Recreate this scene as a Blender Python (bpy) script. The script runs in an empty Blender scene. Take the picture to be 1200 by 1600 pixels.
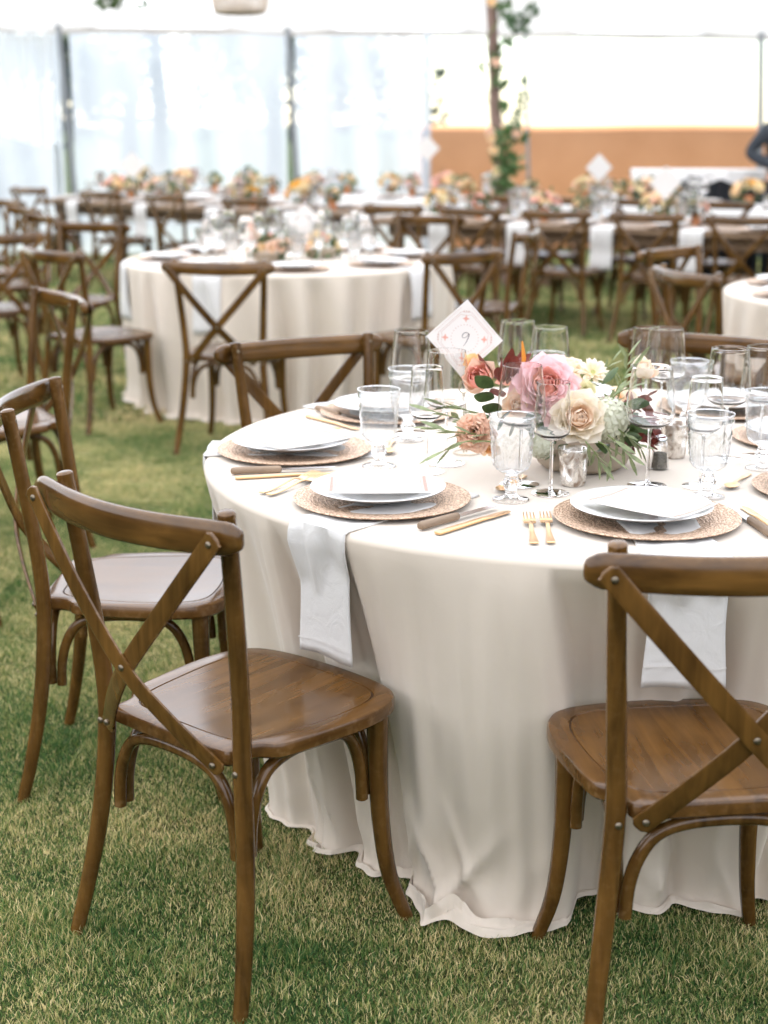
import bpy, math, random
import numpy as np
from mathutils import Vector, Matrix, Quaternion

random.seed(7)
RNG = np.random.default_rng(7)
PI = math.pi
S = bpy.context.scene
C = S.collection

# ------------------------------------------------------------------ camera
CAM_H, TILT, FPX = 1.494, 0.2567, 2330.0        # metres, radians, focal length in photo pixels (1200 wide)
cd = bpy.data.cameras.new('camera')
cam = bpy.data.objects.new('camera', cd)
C.objects.link(cam)
cd.sensor_fit = 'HORIZONTAL'
cd.sensor_width = 41.5
cd.lens = FPX / 1200.0 * 41.5
cd.clip_start = 0.05
cd.clip_end = 2000
cam.location = (0, 0, CAM_H)
cam.rotation_euler = (PI / 2 - TILT, 0, 0)
cd.dof.use_dof = True
cd.dof.focus_distance = 2.82
cd.dof.aperture_fstop = 4.6
S.camera = cam

# ------------------------------------------------------------------ sky, sun, exposure
SUN_EL, SUN_AZ = math.radians(52), math.radians(-58)
w = bpy.data.worlds.new('World')
S.world = w
w.use_nodes = True
wn = w.node_tree
bg = wn.nodes['Background']
sky = wn.nodes.new('ShaderNodeTexSky')
sky.sky_type = 'NISHITA'
sky.sun_disc = False
sky.sun_elevation = SUN_EL
sky.sun_rotation = SUN_AZ
sky.air_density = 1.0
sky.dust_density = 0.6
wn.links.new(sky.outputs[0], bg.inputs[0])
bg.inputs[1].default_value = 0.14
sl = bpy.data.lights.new('sun', 'SUN')
sl.energy = 4.2
sl.angle = math.radians(0.6)
sl.color = (1.0, 0.955, 0.89)
sun = bpy.data.objects.new('sun', sl)
C.objects.link(sun)
sd = Vector((math.cos(SUN_EL) * math.sin(SUN_AZ), math.cos(SUN_EL) * math.cos(SUN_AZ), math.sin(SUN_EL)))
sun.rotation_euler = (-sd).to_track_quat('-Z', 'Y').to_euler()
sun.location = sd * 60
vs = S.view_settings
vs.view_transform = 'Standard'
vs.look = 'None'
vs.exposure = 1.66
vs.gamma = 1.0
vs.use_curve_mapping = False
S.render.film_transparent = False
cy = S.cycles
cy.max_bounces = 12
cy.diffuse_bounces = 4
cy.glossy_bounces = 4
cy.transmission_bounces = 10
cy.transparent_max_bounces = 40
cy.caustics_reflective = False
cy.caustics_refractive = True
cy.sample_clamp_indirect = 6.0
cy.use_denoising = True

# ------------------------------------------------------------------ helpers
def at(x, y, Y):
    """photo pixel (1200x1600) -> world point at ground distance Y"""
    u = (x - 600) / FPX; v = -(y - 800) / FPX
    ct, st = math.cos(TILT), math.sin(TILT)
    dy = ct + v * st; dz = -st + v * ct; t = Y / dy
    return Vector((u * t, Y, CAM_H + dz * t))

def onz(x, y, z):
    u = (x - 600) / FPX; v = -(y - 800) / FPX
    ct, st = math.cos(TILT), math.sin(TILT)
    dy = ct + v * st; dz = -st + v * ct; t = (z - CAM_H) / dz
    return Vector((u * t, dy * t, z))

def lin(r, g, b):
    f = lambda c: ((c / 255 + .055) / 1.055) ** 2.4 if c > 10 else c / 255 / 12.92
    return (f(r), f(g), f(b), 1)

def me_new(name, V, F, smooth=True, angle=42):
    me = bpy.data.meshes.new(name)
    V = [tuple(map(float, v)) for v in V]
    me.from_pydata(V, [], [tuple(int(i) for i in f) for f in F])
    if smooth:
        me.polygons.foreach_set('use_smooth', [True] * len(me.polygons))
        me.set_sharp_from_angle(angle=math.radians(angle))
    me.update()
    return me

def ob(name, me, mat=None, parent=None, loc=None, rot=None, scale=None):
    o = bpy.data.objects.new(name, me)
    C.objects.link(o)
    if mat is not None and len(me.materials) == 0:
        me.materials.append(mat)
    if parent: o.parent = parent
    if loc is not None: o.location = loc
    if rot is not None: o.rotation_euler = rot
    if scale is not None: o.scale = scale
    return o

def empty(name, loc=(0, 0, 0), rz=0, label=None, cat=None, group=None):
    o = bpy.data.objects.new(name, None)
    C.objects.link(o)
    o.empty_display_size = .05
    o.location = loc
    o.rotation_euler = (0, 0, rz)
    return tag(o, label, cat, group)

def tag(o, label=None, cat=None, group=None, kind=None):
    if label: o['label'] = label
    if cat: o['category'] = cat
    if group: o['group'] = group
    if kind: o['kind'] = kind
    return o

def copy_tree(o, parent=None):
    c = o.copy()
    C.objects.link(c)
    c.parent = parent
    for ch in list(KIDS.get(o.name, o.children)):
        copy_tree(ch, c)
    return c
KIDS = {}

class MB:
    """collects raw geometry for one mesh"""
    def __init__(s): s.V = []; s.F = []; s.n = 0
    def add(s, V, F):
        for f in F: s.F.append([i + s.n for i in f])
        s.V.extend([tuple(v) for v in V]); s.n = len(s.V)
        return s
    def box(s, c, d, rz=0):
        x, y, z = [k / 2 for k in d]
        P = [(sx * x, sy * y, sz * z) for sz in (-1, 1) for sx, sy in ((-1, -1), (1, -1), (1, 1), (-1, 1))]
        co, si = math.cos(rz), math.sin(rz)
        P = [(c[0] + p[0] * co - p[1] * si, c[1] + p[0] * si + p[1] * co, c[2] + p[2]) for p in P]
        return s.add(P, [(3, 2, 1, 0), (4, 5, 6, 7), (0, 1, 5, 4), (1, 2, 6, 5), (2, 3, 7, 6), (3, 0, 4, 7)])
    def mesh(s, name, **k): return me_new(name, s.V, s.F, **k)

def catmull(P, n):
    P = np.asarray(P, float)
    m = len(P)
    Q = np.vstack([2 * P[0] - P[1], P, 2 * P[-1] - P[-2]])
    out = []
    for t in np.linspace(0, m - 1, n):
        i = min(int(t), m - 2); u = t - i
        a, b, c_, d = Q[i], Q[i + 1], Q[i + 2], Q[i + 3]
        out.append(.5 * (2 * b + (c_ - a) * u + (2 * a - 5 * b + 4 * c_ - d) * u * u + (3 * b - 3 * c_ + d - a) * u ** 3))
    return np.array(out)

def sweep(path, W, H=None, seg=10, power=2.0, side=None, cap=True, dome=.5):
    """tube along path; W = half width along 'side' vector, H = half width along the other axis. Numbers or arrays."""
    P = np.asarray(path, float); n = len(P)
    W = np.broadcast_to(np.asarray(W, float), (n,)).copy()
    H = W.copy() if H is None else np.broadcast_to(np.asarray(H, float), (n,)).copy()
    T = np.gradient(P, axis=0); T /= np.linalg.norm(T, axis=1)[:, None] + 1e-12
    ref = np.array(side if side is not None else (1, 0, 0), float)
    if side is None and abs(T[0] @ ref) > .9: ref = np.array((0, 1, 0.))
    A = np.empty_like(P)
    for i in range(n):
        a = ref - (ref @ T[i]) * T[i]
        a /= np.linalg.norm(a) + 1e-12
        A[i] = a
        if side is None: ref = a
    B = np.cross(T, A)
    if cap and dome > 0:
        r0 = min(W[0], H[0]) * dome; r1 = min(W[-1], H[-1]) * dome
        P = np.vstack([P[0] - T[0] * r0, P[0] - T[0] * r0 * .7, P, P[-1] + T[-1] * r1 * .7, P[-1] + T[-1] * r1])
        A = np.vstack([A[0], A[0], A, A[-1], A[-1]]); B = np.vstack([B[0], B[0], B, B[-1], B[-1]])
        W = np.concatenate([[W[0] * .45, W[0] * .8], W, [W[-1] * .8, W[-1] * .45]])
        H = np.concatenate([[H[0] * .45, H[0] * .8], H, [H[-1] * .8, H[-1] * .45]])
        n = len(P)
    th = np.linspace(0, 2 * PI, seg, endpoint=False) + PI / seg
    cx = np.sign(np.cos(th)) * np.abs(np.cos(th)) ** (2 / power)
    cyy = np.sign(np.sin(th)) * np.abs(np.sin(th)) ** (2 / power)
    V = (P[:, None, :] + A[:, None, :] * (W[:, None] * cx)[:, :, None] + B[:, None, :] * (H[:, None] * cyy)[:, :, None]).reshape(-1, 3)
    F = []
    for i in range(n - 1):
        for j in range(seg):
            k = (j + 1) % seg
            F.append((i * seg + j, i * seg + k, (i + 1) * seg + k, (i + 1) * seg + j))
    if cap:
        F.append(tuple(range(seg - 1, -1, -1)))
        F.append(tuple((n - 1) * seg + j for j in range(seg)))
    return V, F

def lathe(prof, seg=32, disp=None):
    """prof: list of (r, z). r==0 makes a pole."""
    V = []; F = []; rows = []
    for i, (r, z) in enumerate(prof):
        if r <= 1e-7:
            rows.append([len(V)]); V.append((0, 0, z)); continue
        row = []
        for j in range(seg):
            a = 2 * PI * j / seg
            rr = r + (disp(a, i, r, z) if disp else 0)
            row.append(len(V)); V.append((rr * math.cos(a), rr * math.sin(a), z))
        rows.append(row)
    for a, b in zip(rows[:-1], rows[1:]):
        for j in range(seg):
            k = (j + 1) % seg
            if len(a) == 1 and len(b) == 1: break
            if len(a) == 1: F.append((a[0], b[k], b[j]))
            elif len(b) == 1: F.append((a[j], a[k], b[0]))
            else: F.append((a[j], a[k], b[k], b[j]))
    return V, F

def smooth_prof(P, n):
    return [tuple(p) for p in catmull(P, n)]

def wob(x, y, seed=0):
    """cheap smooth noise from sines (vectorised)"""
    r = np.random.default_rng(seed); o = 0
    for k in range(7):
        a, b, p = r.normal(), r.normal(), r.uniform(0, 6.28)
        o = o + np.sin(a * x + b * y + p)
    return o / 3.5

# ------------------------------------------------------------------ materials
def mat(name):
    m = bpy.data.materials.new(name)
    m.use_nodes = True
    nt = m.node_tree
    return m, nt, nt.nodes['Principled BSDF']

def N(nt, t, **kw):
    n = nt.nodes.new(t)
    for k, v in kw.items():
        if k.startswith('i_'):
            n.inputs[k[2:].replace('_', ' ')].default_value = v
        else: setattr(n, k, v)
    return n

def ramp(nt, src, stops):
    r = nt.nodes.new('ShaderNodeValToRGB')
    e = r.color_ramp.elements
    while len(e) < len(stops): e.new(.5)
    for k, (p, c) in enumerate(stops): e[k].position = p; e[k].color = c
    nt.links.new(src, r.inputs[0])
    return r

def coords(nt, scale=(1, 1, 1), rnd=True):
    tc = N(nt, 'ShaderNodeTexCoord'); mp = N(nt, 'ShaderNodeMapping')
    mp.inputs['Scale'].default_value = scale
    nt.links.new(tc.outputs['Object'], mp.inputs[0])
    if rnd:
        oi = N(nt, 'ShaderNodeObjectInfo'); mu = N(nt, 'ShaderNodeMath', operation='MULTIPLY'); mu.inputs[1].default_value = 40
        nt.links.new(oi.outputs['Random'], mu.inputs[0]); nt.links.new(mu.outputs[0], mp.inputs['Location'])
    return mp.outputs[0]

def simple(name, col, rough=.5, metal=0, spec=.5, bump=None, var=None, sheen=0, coat=0, sss=0, trans=0):
    """principled with optional noise variation (scale, amount) and bump (scale, strength)"""
    m, nt, b = mat(name)
    b.inputs['Base Color'].default_value = col
    b.inputs['Roughness'].default_value = rough
    b.inputs['Metallic'].default_value = metal
    b.inputs['Specular IOR Level'].default_value = spec
    b.inputs['Sheen Weight'].default_value = sheen
    b.inputs['Coat Weight'].default_value = coat
    if sss:
        b.inputs['Subsurface Weight'].default_value = sss
        b.inputs['Subsurface Radius'].default_value = (.004, .003, .002)
        b.inputs['Subsurface Scale'].default_value = 1
    co = coords(nt)
    if var:
        nz = N(nt, 'ShaderNodeTexNoise', i_Scale=var[0], i_Detail=5.0)
        nt.links.new(co, nz.inputs['Vector'])
        lo = tuple(c * (1 - var[1]) for c in col[:3]) + (1,); hi = tuple(min(1, c * (1 + var[1])) for c in col[:3]) + (1,)
        r = ramp(nt, nz.outputs[0], [(.3, lo), (.7, hi)])
        nt.links.new(r.outputs[0], b.inputs['Base Color'])
    if bump:
        nz = N(nt, 'ShaderNodeTexNoise', i_Scale=bump[0], i_Detail=4.0)
        nt.links.new(co, nz.inputs['Vector'])
        bp = N(nt, 'ShaderNodeBump', i_Strength=bump[1], i_Distance=.002)
        nt.links.new(nz.outputs[0], bp.inputs['Height']); nt.links.new(bp.outputs[0], b.inputs['Normal'])
    if trans:
        tr = N(nt, 'ShaderNodeBsdfTranslucent'); tr.inputs[0].default_value = col
        mx = N(nt, 'ShaderNodeMixShader'); mx.inputs[0].default_value = trans
        out = nt.nodes['Material Output']
        nt.links.new(b.outputs[0], mx.inputs[1]); nt.links.new(tr.outputs[0], mx.inputs[2]); nt.links.new(mx.outputs[0], out.inputs[0])
        if var: nt.links.new(r.outputs[0], tr.inputs[0])
    return m

def wood_mat(name, dark, light, scale=(8, 8, 8), rough=.15, axis=2, worn=0.3):
    m, nt, b = mat(name)
    co = coords(nt, scale)
    st = [28, 28, 28]; st[axis] = 2.2
    mp = N(nt, 'ShaderNodeMapping'); mp.inputs['Scale'].default_value = [s / 8 for s in st]
    nt.links.new(co, mp.inputs[0])
    nz = N(nt, 'ShaderNodeTexNoise', i_Scale=1.6, i_Detail=8.0, i_Distortion=.6); nt.links.new(mp.outputs[0], nz.inputs['Vector'])
    big = N(nt, 'ShaderNodeTexNoise', i_Scale=.9, i_Detail=3.0); nt.links.new(co, big.inputs['Vector'])
    ad = N(nt, 'ShaderNodeMath', operation='MULTIPLY_ADD'); ad.inputs[1].default_value = .55
    nt.links.new(nz.outputs[0], ad.inputs[0])
    mu = N(nt, 'ShaderNodeMath', operation='MULTIPLY'); mu.inputs[1].default_value = .45
    nt.links.new(big.outputs[0], mu.inputs[0]); nt.links.new(mu.outputs[0], ad.inputs[2])
    r = ramp(nt, ad.outputs[0], [(.34, dark), (.66, light)])
    col = r.outputs[0]
    if worn:
        # rubbed edges and small knocks where the stain has gone
        ge = N(nt, 'ShaderNodeNewGeometry')
        sp = N(nt, 'ShaderNodeTexNoise', i_Scale=9.0, i_Detail=6.0); nt.links.new(co, sp.inputs['Vector'])
        pr = ramp(nt, ge.outputs['Pointiness'], [(.53, (0, 0, 0, 1)), (.60, (1, 1, 1, 1))])
        sr = ramp(nt, sp.outputs[0], [(.50, (0, 0, 0, 1)), (.66, (1, 1, 1, 1))])
        mm = N(nt, 'ShaderNodeMath', operation='MULTIPLY'); nt.links.new(pr.outputs[0], mm.inputs[0]); nt.links.new(sr.outputs[0], mm.inputs[1])
        m2 = N(nt, 'ShaderNodeMath', operation='MULTIPLY'); m2.inputs[1].default_value = worn; nt.links.new(mm.outputs[0], m2.inputs[0])
        mx = N(nt, 'ShaderNodeMixRGB'); mx.inputs[2].default_value = (.36, .22, .11, 1)
        nt.links.new(m2.outputs[0], mx.inputs[0]); nt.links.new(col, mx.inputs[1]); col = mx.outputs[0]
    oi = N(nt, 'ShaderNodeObjectInfo'); vr = N(nt, 'ShaderNodeMapRange'); vr.inputs['To Min'].default_value = .84; vr.inputs['To Max'].default_value = 1.16
    nt.links.new(oi.outputs['Random'], vr.inputs[0])
    hs_ = N(nt, 'ShaderNodeHueSaturation'); nt.links.new(vr.outputs[0], hs_.inputs['Value']); nt.links.new(col, hs_.inputs['Color']); col = hs_.outputs[0]
    nt.links.new(col, b.inputs['Base Color'])
    rr = N(nt, 'ShaderNodeMapRange'); rr.inputs['To Min'].default_value = rough - .07; rr.inputs['To Max'].default_value = rough + .12
    nt.links.new(big.outputs[0], rr.inputs[0]); nt.links.new(rr.outputs[0], b.inputs['Roughness'])
    b.inputs['Specular IOR Level'].default_value = .42
    bp = N(nt, 'ShaderNodeBump', i_Strength=.12, i_Distance=.001)
    nt.links.new(nz.outputs[0], bp.inputs['Height']); nt.links.new(bp.outputs[0], b.inputs['Normal'])
    return m

def fabric_mat(name, col, weave=900, wst=.25, trans=.12, rough=.85, crease=.0):
    m, nt, b = mat(name)
    b.inputs['Roughness'].default_value = rough
    b.inputs['Sheen Weight'].default_value = .25
    b.inputs['Specular IOR Level'].default_value = .2
    co = coords(nt)
    nz = N(nt, 'ShaderNodeTexNoise', i_Scale=3.0, i_Detail=6.0); nt.links.new(co, nz.inputs['Vector'])
    lo = tuple(c * .95 for c in col[:3]) + (1,)
    r = ramp(nt, nz.outputs[0], [(.35, lo), (.65, col)])
    nt.links.new(r.outputs[0], b.inputs['Base Color'])
    we = N(nt, 'ShaderNodeTexNoise', i_Scale=weave, i_Detail=2.0); nt.links.new(co, we.inputs['Vector'])
    bp = N(nt, 'ShaderNodeBump', i_Strength=wst, i_Distance=.0008); nt.links.new(we.outputs[0], bp.inputs['Height'])
    last = bp
    if crease:
        cr = N(nt, 'ShaderNodeTexNoise', i_Scale=22.0, i_Detail=5.0, i_Distortion=1.2); nt.links.new(co, cr.inputs['Vector'])
        b2 = N(nt, 'ShaderNodeBump', i_Strength=crease, i_Distance=.006); nt.links.new(cr.outputs[0], b2.inputs['Height'])
        nt.links.new(bp.outputs[0], b2.inputs['Normal']); last = b2
    nt.links.new(last.outputs[0], b.inputs['Normal'])
    if trans:
        tr = N(nt, 'ShaderNodeBsdfTranslucent'); nt.links.new(r.outputs[0], tr.inputs[0])
        mx = N(nt, 'ShaderNodeMixShader'); mx.inputs[0].default_value = trans
        nt.links.new(b.outputs[0], mx.inputs[1]); nt.links.new(tr.outputs[0], mx.inputs[2])
        nt.links.new(mx.outputs[0], nt.nodes['Material Output'].inputs[0])
    return m

def shell_glass(name, tint=(1, 1, 1, 1), boost=1.0, haze=0.0):
    """thin blown glass as one wall: clear with Fresnel reflection"""
    m, nt, b = mat(name)
    nt.nodes.remove(b)
    fr = N(nt, 'ShaderNodeFresnel')
    gm = N(nt, 'ShaderNodeNewGeometry'); io = N(nt, 'ShaderNodeMapRange')
    io.inputs['To Min'].default_value = 1.5; io.inputs['To Max'].default_value = 1 / 1.5     # same reflection from both sides of the wall
    nt.links.new(gm.outputs['Backfacing'], io.inputs[0]); nt.links.new(io.outputs[0], fr.inputs['IOR'])
    mu = N(nt, 'ShaderNodeMath', operation='MULTIPLY', use_clamp=True); mu.inputs[1].default_value = 1.8 * boost
    nt.links.new(fr.outputs[0], mu.inputs[0])
    tr = N(nt, 'ShaderNodeBsdfTransparent'); tr.inputs[0].default_value = tint
    gl = N(nt, 'ShaderNodeBsdfGlossy', i_Roughness=.015)
    mx = N(nt, 'ShaderNodeMixShader')
    nt.links.new(mu.outputs[0], mx.inputs[0]); nt.links.new(tr.outputs[0], mx.inputs[1]); nt.links.new(gl.outputs[0], mx.inputs[2])
    last = mx
    if haze:
        df = N(nt, 'ShaderNodeBsdfTranslucent'); df.inputs[0].default_value = (.85, .89, .93, 1)
        m2 = N(nt, 'ShaderNodeMixShader'); m2.inputs[0].default_value = haze
        nt.links.new(mx.outputs[0], m2.inputs[1]); nt.links.new(df.outputs[0], m2.inputs[2]); last = m2
    nt.links.new(last.outputs[0], nt.nodes['Material Output'].inputs[0])
    return m

M = {}
WD, WL = (.040, .0172, .0038, 1), (.146, .0690, .0160, 1)
M['chair'] = wood_mat('chair_wood', WD, WL, axis=2)
M['chair_h'] = wood_mat('chair_wood_rail', WD, WL, axis=0)
M['seat'] = wood_mat('seat_wood', (.052, .0222, .0054, 1), (.130, .0600, .0150, 1), axis=1, rough=.17)
M['groove'] = simple('groove_dark', (.030, .013, .005, 1), .6)  # darker tone for the bottom of the routed seat line
M['rivet'] = simple('rivet_metal', (.20, .165, .12, 1), .45, metal=1, bump=(300, .3))
M['cloth'] = fabric_mat('cream_tablecloth', (.71, .615, .510, 1), weave=1100, wst=.2, trans=.08, crease=.10)
M['napkin'] = fabric_mat('white_linen', (.75, .725, .695, 1), weave=700, wst=.35, trans=.12, crease=.35)
M['plate'] = simple('white_glaze', (.70, .69, .67, 1), .16, spec=.5)
M['paper'] = simple('card_paper', (.71, .655, .60, 1), .8, spec=.2, bump=(400, .06))
M['paper_w'] = simple('number_card_paper', (.74, .695, .655, 1), .8, spec=.2)
M['ink_pink'] = simple('pink_ink', (.70, .36, .29, 1), .8, spec=.1)
M['ink_pale'] = simple('pale_pink_ink', (.58, .38, .32, 1), .8, spec=.1)
M['ink_grey'] = simple('grey_ink', (.20, .19, .19, 1), .8, spec=.1)
M['gold'] = simple('brushed_gold', (.72, .47, .25, 1), .30, metal=1, bump=(200, .1))
M['steel'] = simple('knife_steel', (.62, .62, .63, 1), .2, metal=1)
M['handle'] = wood_mat('knife_handle_wood', (.13, .085, .05, 1), (.30, .21, .14, 1), axis=1, rough=.6, worn=0)
M['chrome'] = simple('chrome_lid', (.75, .75, .76, 1), .18, metal=1)
M['ceramic'] = simple('stoneware_bowl', (.42, .35, .27, 1), .6, var=(30, .15))
M['terracotta'] = simple('terracotta_pot', (.50, .20, .085, 1), .75, var=(20, .15))
M['glass'] = shell_glass('thin_glass'); M['relief'] = shell_glass('pressed_relief_glass', (.96, .97, .97, 1), 2.0, haze=.10)
m, nt, b = mat('solid_glass')
b.inputs['Transmission Weight'].default_value = 1; b.inputs['Roughness'].default_value = 0.0; b.inputs['IOR'].default_value = 1.48
b.inputs['Base Color'].default_value = (1, 1, 1, 1)
M['solid'] = m

m, nt, b = mat('pressed_glass')
b.inputs['Transmission Weight'].default_value = 1; b.inputs['Roughness'].default_value = 0.0; b.inputs['IOR'].default_value = 1.45
tr = N(nt, 'ShaderNodeBsdfTransparent'); mx = N(nt, 'ShaderNodeMixShader'); mx.inputs[0].default_value = .42
nt.links.new(b.outputs[0], mx.inputs[1]); nt.links.new(tr.outputs[0], mx.inputs[2]); nt.links.new(mx.outputs[0], nt.nodes['Material Output'].inputs[0])
M['pressed'] = m
# charger: rose-gold with hammered scroll relief
m, nt, b = mat('rose_gold_charger')
co = coords(nt, rnd=False)
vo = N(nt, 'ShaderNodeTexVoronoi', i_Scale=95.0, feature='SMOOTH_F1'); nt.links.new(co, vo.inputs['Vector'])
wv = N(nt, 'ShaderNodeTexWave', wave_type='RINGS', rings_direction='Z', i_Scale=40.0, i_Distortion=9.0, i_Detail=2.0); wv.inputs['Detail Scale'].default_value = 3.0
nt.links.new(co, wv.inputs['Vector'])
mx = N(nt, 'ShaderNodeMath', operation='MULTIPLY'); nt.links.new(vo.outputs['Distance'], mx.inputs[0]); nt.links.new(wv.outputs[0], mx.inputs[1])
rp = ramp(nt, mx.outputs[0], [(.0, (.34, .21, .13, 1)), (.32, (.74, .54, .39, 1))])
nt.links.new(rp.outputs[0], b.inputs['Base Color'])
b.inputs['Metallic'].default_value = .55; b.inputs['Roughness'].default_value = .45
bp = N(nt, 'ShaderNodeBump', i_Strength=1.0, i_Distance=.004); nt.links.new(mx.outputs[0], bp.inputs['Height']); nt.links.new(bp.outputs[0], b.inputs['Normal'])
M['charger'] = m

# mercury glass votive
m, nt, b = mat('mercury_glass')
co = coords(nt)
n1 = N(nt, 'ShaderNodeTexNoise', i_Scale=38.0, i_Detail=8.0, i_Distortion=1.0); nt.links.new(co, n1.inputs['Vector'])
n2 = N(nt, 'ShaderNodeTexVoronoi', i_Scale=160.0); nt.links.new(co, n2.inputs['Vector'])
rp = ramp(nt, n1.outputs[0], [(.35, (.30, .22, .16, 1)), (.5, (.72, .68, .63, 1)), (.68, (.85, .84, .82, 1))])
nt.links.new(rp.outputs[0], b.inputs['Base Color'])
r2 = ramp(nt, n1.outputs[0], [(.38, (.6, .6, .6, 1)), (.62, (.12, .12, .12, 1))]); nt.links.new(r2.outputs[0], b.inputs['Roughness'])
b.inputs['Metallic'].default_value = .85; b.inputs['Coat Weight'].default_value = .6; b.inputs['Coat Roughness'].default_value = .05
bp = N(nt, 'ShaderNodeBump', i_Strength=.12, i_Distance=.001); nt.links.new(n2.outputs['Distance'], bp.inputs['Height']); nt.links.new(bp.outputs[0], b.inputs['Normal'])
M['mercury'] = m

def petal_mat(name, inner, outer, L=.05):
    """petal: colour runs from base to tip along local z"""
    m, nt, b = mat(name)
    tc = N(nt, 'ShaderNodeTexCoord'); sx = N(nt, 'ShaderNodeSeparateXYZ'); nt.links.new(tc.outputs['Object'], sx.inputs[0])
    nz = N(nt, 'ShaderNodeTexNoise', i_Scale=3.0, i_Detail=3.0); nt.links.new(tc.outputs['Object'], nz.inputs['Vector'])
    ad = N(nt, 'ShaderNodeMath', operation='MULTIPLY_ADD'); ad.inputs[1].default_value = .35; nt.links.new(nz.outputs[0], ad.inputs[0])
    nt.links.new(sx.outputs['Z'], ad.inputs[2])
    r = ramp(nt, ad.outputs[0], [(.15, inner), (1.1, outer)])
    nt.links.new(r.outputs[0], b.inputs['Base Color']); b.inputs['Roughness'].default_value = .6; b.inputs['Specular IOR Level'].default_value = .25
    b.inputs['Sheen Weight'].default_value = .2
    tr = N(nt, 'ShaderNodeBsdfTranslucent'); nt.links.new(r.outputs[0], tr.inputs[0])
    mx = N(nt, 'ShaderNodeMixShader'); mx.inputs[0].default_value = .35
    nt.links.new(b.outputs[0], mx.inputs[1]); nt.links.new(tr.outputs[0], mx.inputs[2]); nt.links.new(mx.outputs[0], nt.nodes['Material Output'].inputs[0])
    return m
M['pink'] = petal_mat('pink_petal', lin(250, 205, 188), lin(252, 218, 220))
M['coral'] = petal_mat('coral_petal', lin(245, 192, 150), lin(243, 182, 166))
M['peach'] = petal_mat('peach_petal', lin(246, 196, 160), lin(249, 214, 190))
M['cream'] = petal_mat('cream_petal', lin(249, 204, 146), lin(252, 232, 210))
M['ivory'] = petal_mat('ivory_petal', lin(240, 225, 180), lin(248, 238, 222))
M['green_petal'] = petal_mat('green_white_petal', lin(190, 190, 120), lin(235, 228, 190))
M['orange'] = petal_mat('orange_petal', lin(240, 176, 110), lin(248, 205, 150))
M['white_p'] = petal_mat('white_petal', lin(235, 235, 215), lin(245, 244, 240))
M['olive'] = simple('olive_leaf', lin(140, 150, 110), .55, var=(4, .3), trans=.2)
M['leaf'] = simple('green_leaf', lin(72, 92, 50), .45, var=(5, .3), trans=.2)
M['burg'] = simple('burgundy_leaf', lin(112, 48, 38), .4, var=(5, .35), trans=.25)
M['stem'] = simple('green_stem', lin(110, 125, 70), .6)
M['amber'] = simple('amber_spike', lin(205, 130, 40), .8, bump=(300, 1.0))
M['wire'] = simple('wire_holder', (.45, .38, .27, 1), .3, metal=1)
M['plank'] = wood_mat('farm_table_wood', (.11, .065, .035, 1), (.26, .17, .10, 1), axis=0, rough=.6, worn=0)
M['bark'] = wood_mat('peeled_pole', (.13, .08, .06, 1), (.24, .16, .13, 1), axis=2, rough=.75, worn=0)
M['dark'] = simple('black_cloth', (.012, .013, .016, 1), .8)
M['metal_pole'] = simple('tent_pole_metal', (.24, .25, .26, 1), .45, metal=.6)

# ------------------------------------------------------------------ ground and lawn
m, nt, b = mat('lawn_soil')
ge = N(nt, 'ShaderNodeNewGeometry')
n1 = N(nt, 'ShaderNodeTexNoise', i_Scale=1.3, i_Detail=4.0); nt.links.new(ge.outputs['Position'], n1.inputs['Vector'])
n2 = N(nt, 'ShaderNodeTexNoise', i_Scale=110.0, i_Detail=4.0); nt.links.new(ge.outputs['Position'], n2.inputs['Vector'])
r1 = ramp(nt, n2.outputs[0], [(.35, (.012, .022, .007, 1)), (.65, (.060, .090, .026, 1))])
r2 = ramp(nt, n2.outputs[0], [(.35, (.045, .045, .016, 1)), (.65, (.16, .135, .055, 1))])
rm = ramp(nt, n1.outputs[0], [(.46, (0, 0, 0, 1)), (.66, (.75, .75, .75, 1))])
mx = N(nt, 'ShaderNodeMixRGB'); nt.links.new(rm.outputs[0], mx.inputs[0]); nt.links.new(r1.outputs[0], mx.inputs[1]); nt.links.new(r2.outputs[0], mx.inputs[2])
nt.links.new(mx.outputs[0], b.inputs['Base Color']); b.inputs['Roughness'].default_value = .95; b.inputs['Specular IOR Level'].default_value = .1
bp = N(nt, 'ShaderNodeBump', i_Strength=.8, i_Distance=.02); nt.links.new(n2.outputs[0], bp.inputs['Height']); nt.links.new(bp.outputs[0], b.inputs['Normal'])
M['soil'] = m
V = []; F = []
xs = [-300, -60, -20, -8, -3, 0, 3, 8, 20, 60, 300]; ys = [-300, -60, -15, -3, 0, 3, 6, 10, 16, 30, 80, 400]
for y in ys:
    for x in xs: V.append((x, y, 0))
nx = len(xs)
for j in range(len(ys) - 1):
    for i in range(nx - 1): F.append((j * nx + i, j * nx + i + 1, (j + 1) * nx + i + 1, (j + 1) * nx + i))
tag(ob('ground', me_new('ground', V, F), M['soil']), kind='structure')

m, nt, b = mat('grass_blade')
at_ = N(nt, 'ShaderNodeAttribute', attribute_name='dry')
ge = N(nt, 'ShaderNodeNewGeometry')
n1 = N(nt, 'ShaderNodeTexNoise', i_Scale=1.3, i_Detail=4.0); nt.links.new(ge.outputs['Position'], n1.inputs['Vector'])
mr = N(nt, 'ShaderNodeMapRange'); mr.inputs['From Min'].default_value = .38; mr.inputs['From Max'].default_value = .68
mr.inputs['To Min'].default_value = -.14; mr.inputs['To Max'].default_value = .16
nt.links.new(n1.outputs[0], mr.inputs[0])
ad = N(nt, 'ShaderNodeMath', operation='ADD'); nt.links.new(at_.outputs['Fac'], ad.inputs[0]); nt.links.new(mr.outputs[0], ad.inputs[1])
rp = ramp(nt, ad.outputs[0], [(.0, lin(46, 88, 44)), (.32, lin(94, 128, 62)), (.52, lin(168, 164, 98)), (.74, lin(240, 218, 164))])
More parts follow.
